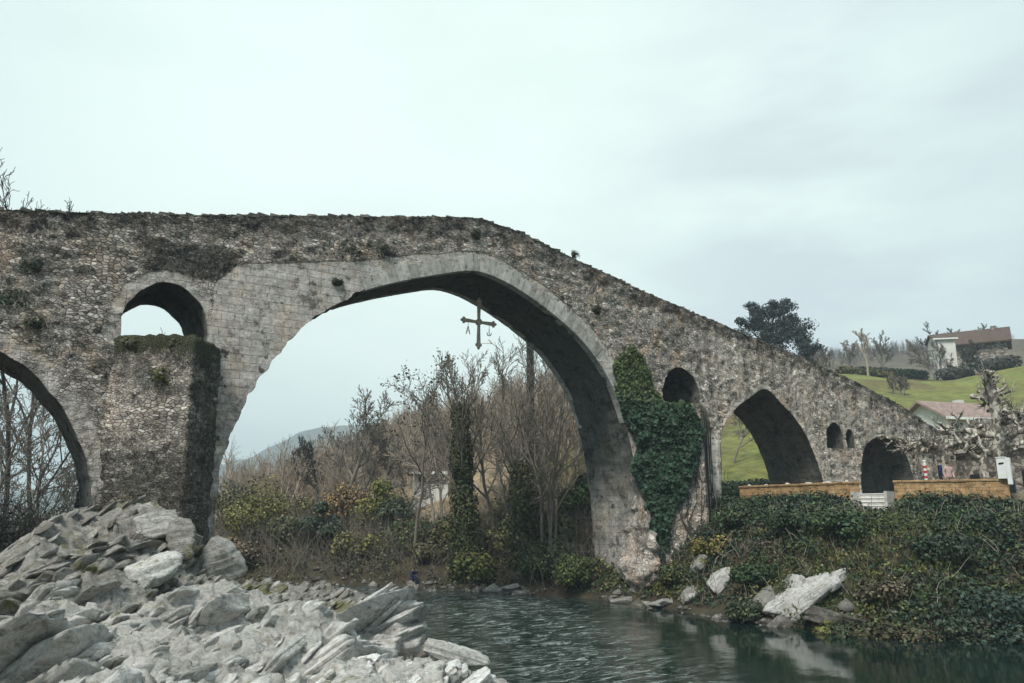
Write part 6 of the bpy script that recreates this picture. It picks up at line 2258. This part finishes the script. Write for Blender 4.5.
# hilltop trees and hedges
def big_crown_tree(px, d, top_py, crown_w, crown_h, label, seed, n, leaf, base, lobes=34):
    c = at(px, 500, d)
    g = hz(c[0], c[1])
    H = at(px, top_py, d)[2] - g
    rg = np.random.default_rng(seed)
    root = empty('eucalyptus_tree', (c[0], c[1], g))
    tag(root, label, 'tree')
    br = grow_tree(seed, H * 0.92, 0.5, [(11, 0.42), (6, 0.5)], spread=0.9, clear=0.45)
    mz = max(b[1][:, 2].max() for b in br)
    br = [(l, P * (H * 0.96 / mz), R_ * 1.4) for l, P, R_ in br]
    v, f = tubes_arrays([b for b in br if b[0] == 0])
    mesh_np('trunk', v, f, smooth=True, mat=BARKD, parent=root)
    v, f = tubes_arrays([b for b in br if b[0] > 0])
    mesh_np('limbs', v, f, smooth=True, mat=BARKD, parent=root)
    CC, NN = [], []
    for k in range(lobes):
        a, q = rg.random() * 6.28, rg.random() ** 0.55
        t = rg.random()
        w_ = crown_w / 2 * math.sin(PI * min(1, max(0.12, 0.15 + 0.78 * t))) ** 0.7
        cen = (math.cos(a) * q * w_, math.sin(a) * q * w_, H - crown_h + t * crown_h * 0.94)
        r = rg.uniform(0.55, 1.3) * crown_w * 0.08
        p, dd = clump_points(rg, cen, (r * 1.25, r * 1.25, r * 0.8), n // lobes, 0.15)
        CC.append(p)
        NN.append(dd + rg.normal(size=dd.shape) * 0.5)
    CC, NN = np.concatenate(CC), np.concatenate(NN)
    leaf_mesh('crown', CC, NN, leaf * rg.uniform(0.6, 1.3, len(CC)), jitter_col(rg, base, len(CC), 0.3), parent=root)
    return root


big_crown_tree(781, 106, 299, 13.2, 12.0, 'large dark evergreen tree with an airy crown rising behind the bridge parapet', 901, 26000, 0.16, (0.035, 0.05, 0.048), 120)
put_tree('bare_tree', 826, 112, 334, 911, LV3, 'grey bare tree beside the airy evergreen', BARK, 0.2, spread=0.9)
put_tree('bare_tree', 838, 118, 346, 916, LV3, 'low bare tree between the airy evergreen and the ridge', BARK, 0.16, spread=1.0)
put_tree('bare_tree', 882, 132, 328, 912, LV3, 'pale slim bare tree standing alone on the field edge', BARKT, 0.22, spread=0.45, up=0.6)
put_tree('bare_tree', 896, 150, 332, 913, LV3, 'bare tree on the ridge left of the farmhouse', BARK, 0.25, spread=0.9)
put_tree('bare_tree', 968, 150, 318, 914, LV3, 'spreading bare tree behind the farmhouse roof', BARKD, 0.3, spread=1.0, stems=2)
put_tree('bare_tree', 955, 134, 336, 921, LV3, 'bare tree in front of the left half of the farmhouse', BARK, 0.16, spread=0.9, stems=2)
put_tree('bare_tree', 990, 132, 340, 922, LV3, 'bare tree in front of the right half of the farmhouse', BARKD, 0.16, spread=0.95, stems=2)
put_tree('bare_tree', 1012, 148, 322, 915, LV3, 'dense bare tree at the right end of the farmhouse', BARKD, 0.3, spread=1.0, stems=2)
put_tree('bare_tree', 912, 105, 374, 917, LV3, 'small grey bare tree in the middle of the green field', BARK, 0.15, spread=0.9, stems=3)
put_tree('bare_tree', 862, 150, 338, 918, LV3, 'small bare tree on the ridge line above the hedge', BARK, 0.25, spread=0.9)
put_tree('bare_tree', 736, 74, 398, 923, LVS, 'grey bare tree at the left side of the lawn seen through the right arch', BARK, 0.13, spread=0.8)
put_tree('bare_tree', 746, 84, 402, 924, LVS, 'slim grey bare tree in the middle of the lawn seen through the right arch', BARK, 0.11, spread=0.7)
put_tree('bare_tree', 760, 92, 405, 919, LV3, 'small bare tree at the right side of the lawn seen through the right arch', BARK, 0.14, spread=0.9)
for i, (p0, p1, d0, d1, h_, base, lab) in enumerate([
        (868, 935, 138, 138, 1.7, (0.03, 0.05, 0.025), 'long dark clipped hedge along the top of the green field'),
        (955, 1030, 131, 128, 2.2, (0.06, 0.06, 0.045), 'dark overgrown hedge in front of the farmhouse'),
        (718, 772, 62, 57, 1.6, (0.02, 0.042, 0.02), 'low dark green hedge on the lawn seen through the right arch'),
        (850, 905, 134, 136, 1.3, (0.11, 0.10, 0.04), 'straw-coloured hedge at the left corner of the green field')]):
    a_, b_ = at(p0, 480, d0), at(p1, 480, d1)
    n_ = 26
    rg = np.random.default_rng(930 + i)
    CC, NN = [], []
    for k in range(n_):
        p_ = a_ + (b_ - a_) * (k + rg.random()) / n_
        g_ = hz(p_[0], p_[1])
        r_ = h_ * rg.uniform(0.45, 0.7)
        q_, dd = clump_points(rg, (p_[0], p_[1], g_ + h_ * 0.45), (r_ * 1.5, r_, h_ * 0.55), 130, 0.5)
        CC.append(q_)
        NN.append(dd + rg.normal(size=dd.shape) * 0.5)
    CC, NN = np.concatenate(CC), np.concatenate(NN)
    m_ = (a_ + b_) / 2
    o = leaf_mesh('hedge', CC - (m_[0], m_[1], 0), NN, rg.uniform(0.7, 1.3, len(CC)) * (0.28 if d0 > 100 else 0.13), jitter_col(rg, base, len(CC), 0.35))
    o.location = (m_[0], m_[1], 0)
    tag(o, lab, 'hedge')

# dark pole seen through the arch
c = at(531, 520, 62)
g_ = hz(c[0], c[1])
pl = empty('utility_pole', (c[0], c[1], g_))
tag(pl, 'straight dark pole rising behind the bare trees under the arch', 'pole')
Hp = at(531, 325, 62)[2] - g_
mb = MB()
mb.tube([(0, 0, -1), (0, 0, Hp)], [0.33, 0.29], 12)
mb.build('shaft', BLACK, pl, smooth=True)
mb = MB()
mb.tube([(0, 0, Hp), (0, 0, Hp + 0.12)], [0.34, 0.34], 12)
mb.box((0, 0, Hp - 0.7), (2.2, 0.16, 0.16), 0.6)
mb.build('crossarm', BLACK, pl)

# ------------------------------------------------------------------ haze, sky, sun
me = bpy.data.meshes.new('haze')
x0, x1, y0, y1, z0, z1 = -2050, 2050, -2050, 2050, -9, 175
me.from_pydata([(x, y, z) for z in (z0, z1) for x, y in ((x0, y0), (x1, y0), (x1, y1), (x0, y1))], [], [(3, 2, 1, 0), (4, 5, 6, 7), (0, 1, 5, 4), (1, 2, 6, 5), (2, 3, 7, 6), (3, 0, 4, 7)])
hm = bpy.data.materials.new('haze_air')
hm.use_nodes = True
hm.node_tree.nodes.clear()
pv = hm.node_tree.nodes.new('ShaderNodeVolumePrincipled')
pv.inputs['Color'].default_value = (0.76, 0.90, 1.0, 1)
pv.inputs['Density'].default_value = 0.00065
pv.inputs['Anisotropy'].default_value = 0.0
mo = hm.node_tree.nodes.new('ShaderNodeOutputMaterial')
hm.node_tree.links.new(pv.outputs[0], mo.inputs['Volume'])
me.materials.append(hm)
hz_o = bpy.data.objects.new('haze', me)
COL.objects.link(hz_o)
tag(hz_o, kind='stuff')

SUN_EL, SUN_AZ = math.radians(54), math.radians(-120)      # azimuth from +Y, clockwise: from the left, a little behind the camera
w = bpy.data.worlds.new('World')
scene.world = w
w.use_nodes = True
nt = w.node_tree
nt.nodes.clear()
out = nt.nodes.new('ShaderNodeOutputWorld')
sky = nt.nodes.new('ShaderNodeTexSky')
sky.sky_type = 'NISHITA'
sky.sun_disc = False
sky.sun_elevation = SUN_EL
sky.sun_rotation = SUN_AZ
sky.air_density = 1.0
sky.dust_density = 2.0
bg = nt.nodes.new('ShaderNodeBackground')
bg.inputs[1].default_value = 0.10
nt.links.new(sky.outputs[0], bg.inputs[0])
# cloud sheet: a pale overcast with broad darker folds
tc = nt.nodes.new('ShaderNodeTexCoord')


def N(ty, **kw):
    n = nt.nodes.new(ty)
    for k, v in kw.items():
        setattr(n, k, v)
    return n


def noise(scale, detail, rough, sc, loc=(0, 0, 0)):
    mp = N('ShaderNodeMapping')
    nt.links.new(tc.outputs['Generated'], mp.inputs[0])
    mp.inputs['Scale'].default_value = sc
    mp.inputs['Location'].default_value = loc
    n = N('ShaderNodeTexNoise')
    nt.links.new(mp.outputs[0], n.inputs['Vector'])
    n.inputs['Scale'].default_value = scale
    n.inputs['Detail'].default_value = detail
    n.inputs['Roughness'].default_value = rough
    return n.outputs['Fac']


def ramp(fac, stops):
    n = N('ShaderNodeValToRGB')
    e = n.color_ramp.elements
    while len(e) < len(stops):
        e.new(0.5)
    for i, (p, c) in enumerate(stops):
        e[i].position = p
        e[i].color = (*c, 1)
    nt.links.new(fac, n.inputs[0])
    return n.outputs[0]


def mixc(fac, a, b, mode='MIX'):
    n = N('ShaderNodeMix', data_type='RGBA', blend_type=mode)
    for s, v in ((n.inputs[0], fac), (n.inputs[6], a), (n.inputs[7], b)):
        if isinstance(v, bpy.types.NodeSocket):
            nt.links.new(v, s)
        elif hasattr(v, '__len__'):
            s.default_value = (*v, 1)
        else:
            s.default_value = v
    return n.outputs[2]


def glow(direction, lo, hi):
    d = Vector(direction).normalized()
    n = N('ShaderNodeVectorMath', operation='DOT_PRODUCT')
    nt.links.new(tc.outputs['Generated'], n.inputs[0])
    n.inputs[1].default_value = d
    r = N('ShaderNodeMapRange', interpolation_type='SMOOTHSTEP')
    nt.links.new(n.outputs['Value'], r.inputs[0])
    r.inputs[1].default_value, r.inputs[2].default_value = lo, hi
    return r.outputs[0]


thin = glow(ray(470, 260), 0.62, 1.0)                    # where the cloud is thinnest
base = mixc(thin, (0.50, 0.635, 0.665), (0.82, 0.955, 0.895))
cl = noise(2.2, 6, 0.55, (1, 1, 2.6), (0.4, 0.1, 0.2))
base = mixc(0.55, base, ramp(cl, [(0.35, (0.86, 0.88, 0.885)), (0.55, (1.0, 1.0, 1.0)), (0.75, (1.06, 1.05, 1.03))]), 'MULTIPLY')
fold = N('ShaderNodeMath', operation='MULTIPLY')
nt.links.new(glow(ray(1000, 250), 0.86, 0.995), fold.inputs[0])
nt.links.new(ramp(noise(3.2, 5, 0.5, (1, 1, 3.5), (2.2, 0.6, 0.3)), [(0.38, (0, 0, 0)), (0.6, (1, 1, 1))]), fold.inputs[1])
base = mixc(fold.outputs[0], base, (0.60, 0.695, 0.715))
bg2 = nt.nodes.new('ShaderNodeBackground')
nt.links.new(base, bg2.inputs[0])
bg2.inputs[1].default_value = 1.0
ms = nt.nodes.new('ShaderNodeMixShader')
ms.inputs[0].default_value = 0.93                        # cloud cover
nt.links.new(bg.outputs[0], ms.inputs[1])
nt.links.new(bg2.outputs[0], ms.inputs[2])
nt.links.new(ms.outputs[0], out.inputs[0])

sd = bpy.data.lights.new('sun', 'SUN')
sd.energy = 3.0
sd.angle = math.radians(16)
sd.color = (1.0, 0.95, 0.88)
so = bpy.data.objects.new('sun', sd)
COL.objects.link(so)
sv = Vector((math.sin(SUN_AZ) * math.cos(SUN_EL), math.cos(SUN_AZ) * math.cos(SUN_EL), math.sin(SUN_EL)))
so.rotation_euler = sv.to_track_quat('Z', 'Y').to_euler()

vs = scene.view_settings
vs.view_transform = 'Standard'
vs.look = 'None'
vs.exposure = 0.36
vs.gamma = 1.0
scene.render.engine = 'CYCLES'
cy = scene.cycles
cy.use_denoising = True
cy.use_adaptive_sampling = True
cy.adaptive_threshold = 0.02
cy.max_bounces = 5
cy.diffuse_bounces = 3
cy.glossy_bounces = 3
cy.transmission_bounces = 2
cy.volume_bounces = 0
cy.transparent_max_bounces = 6
cy.caustics_reflective = False
cy.caustics_refractive = False
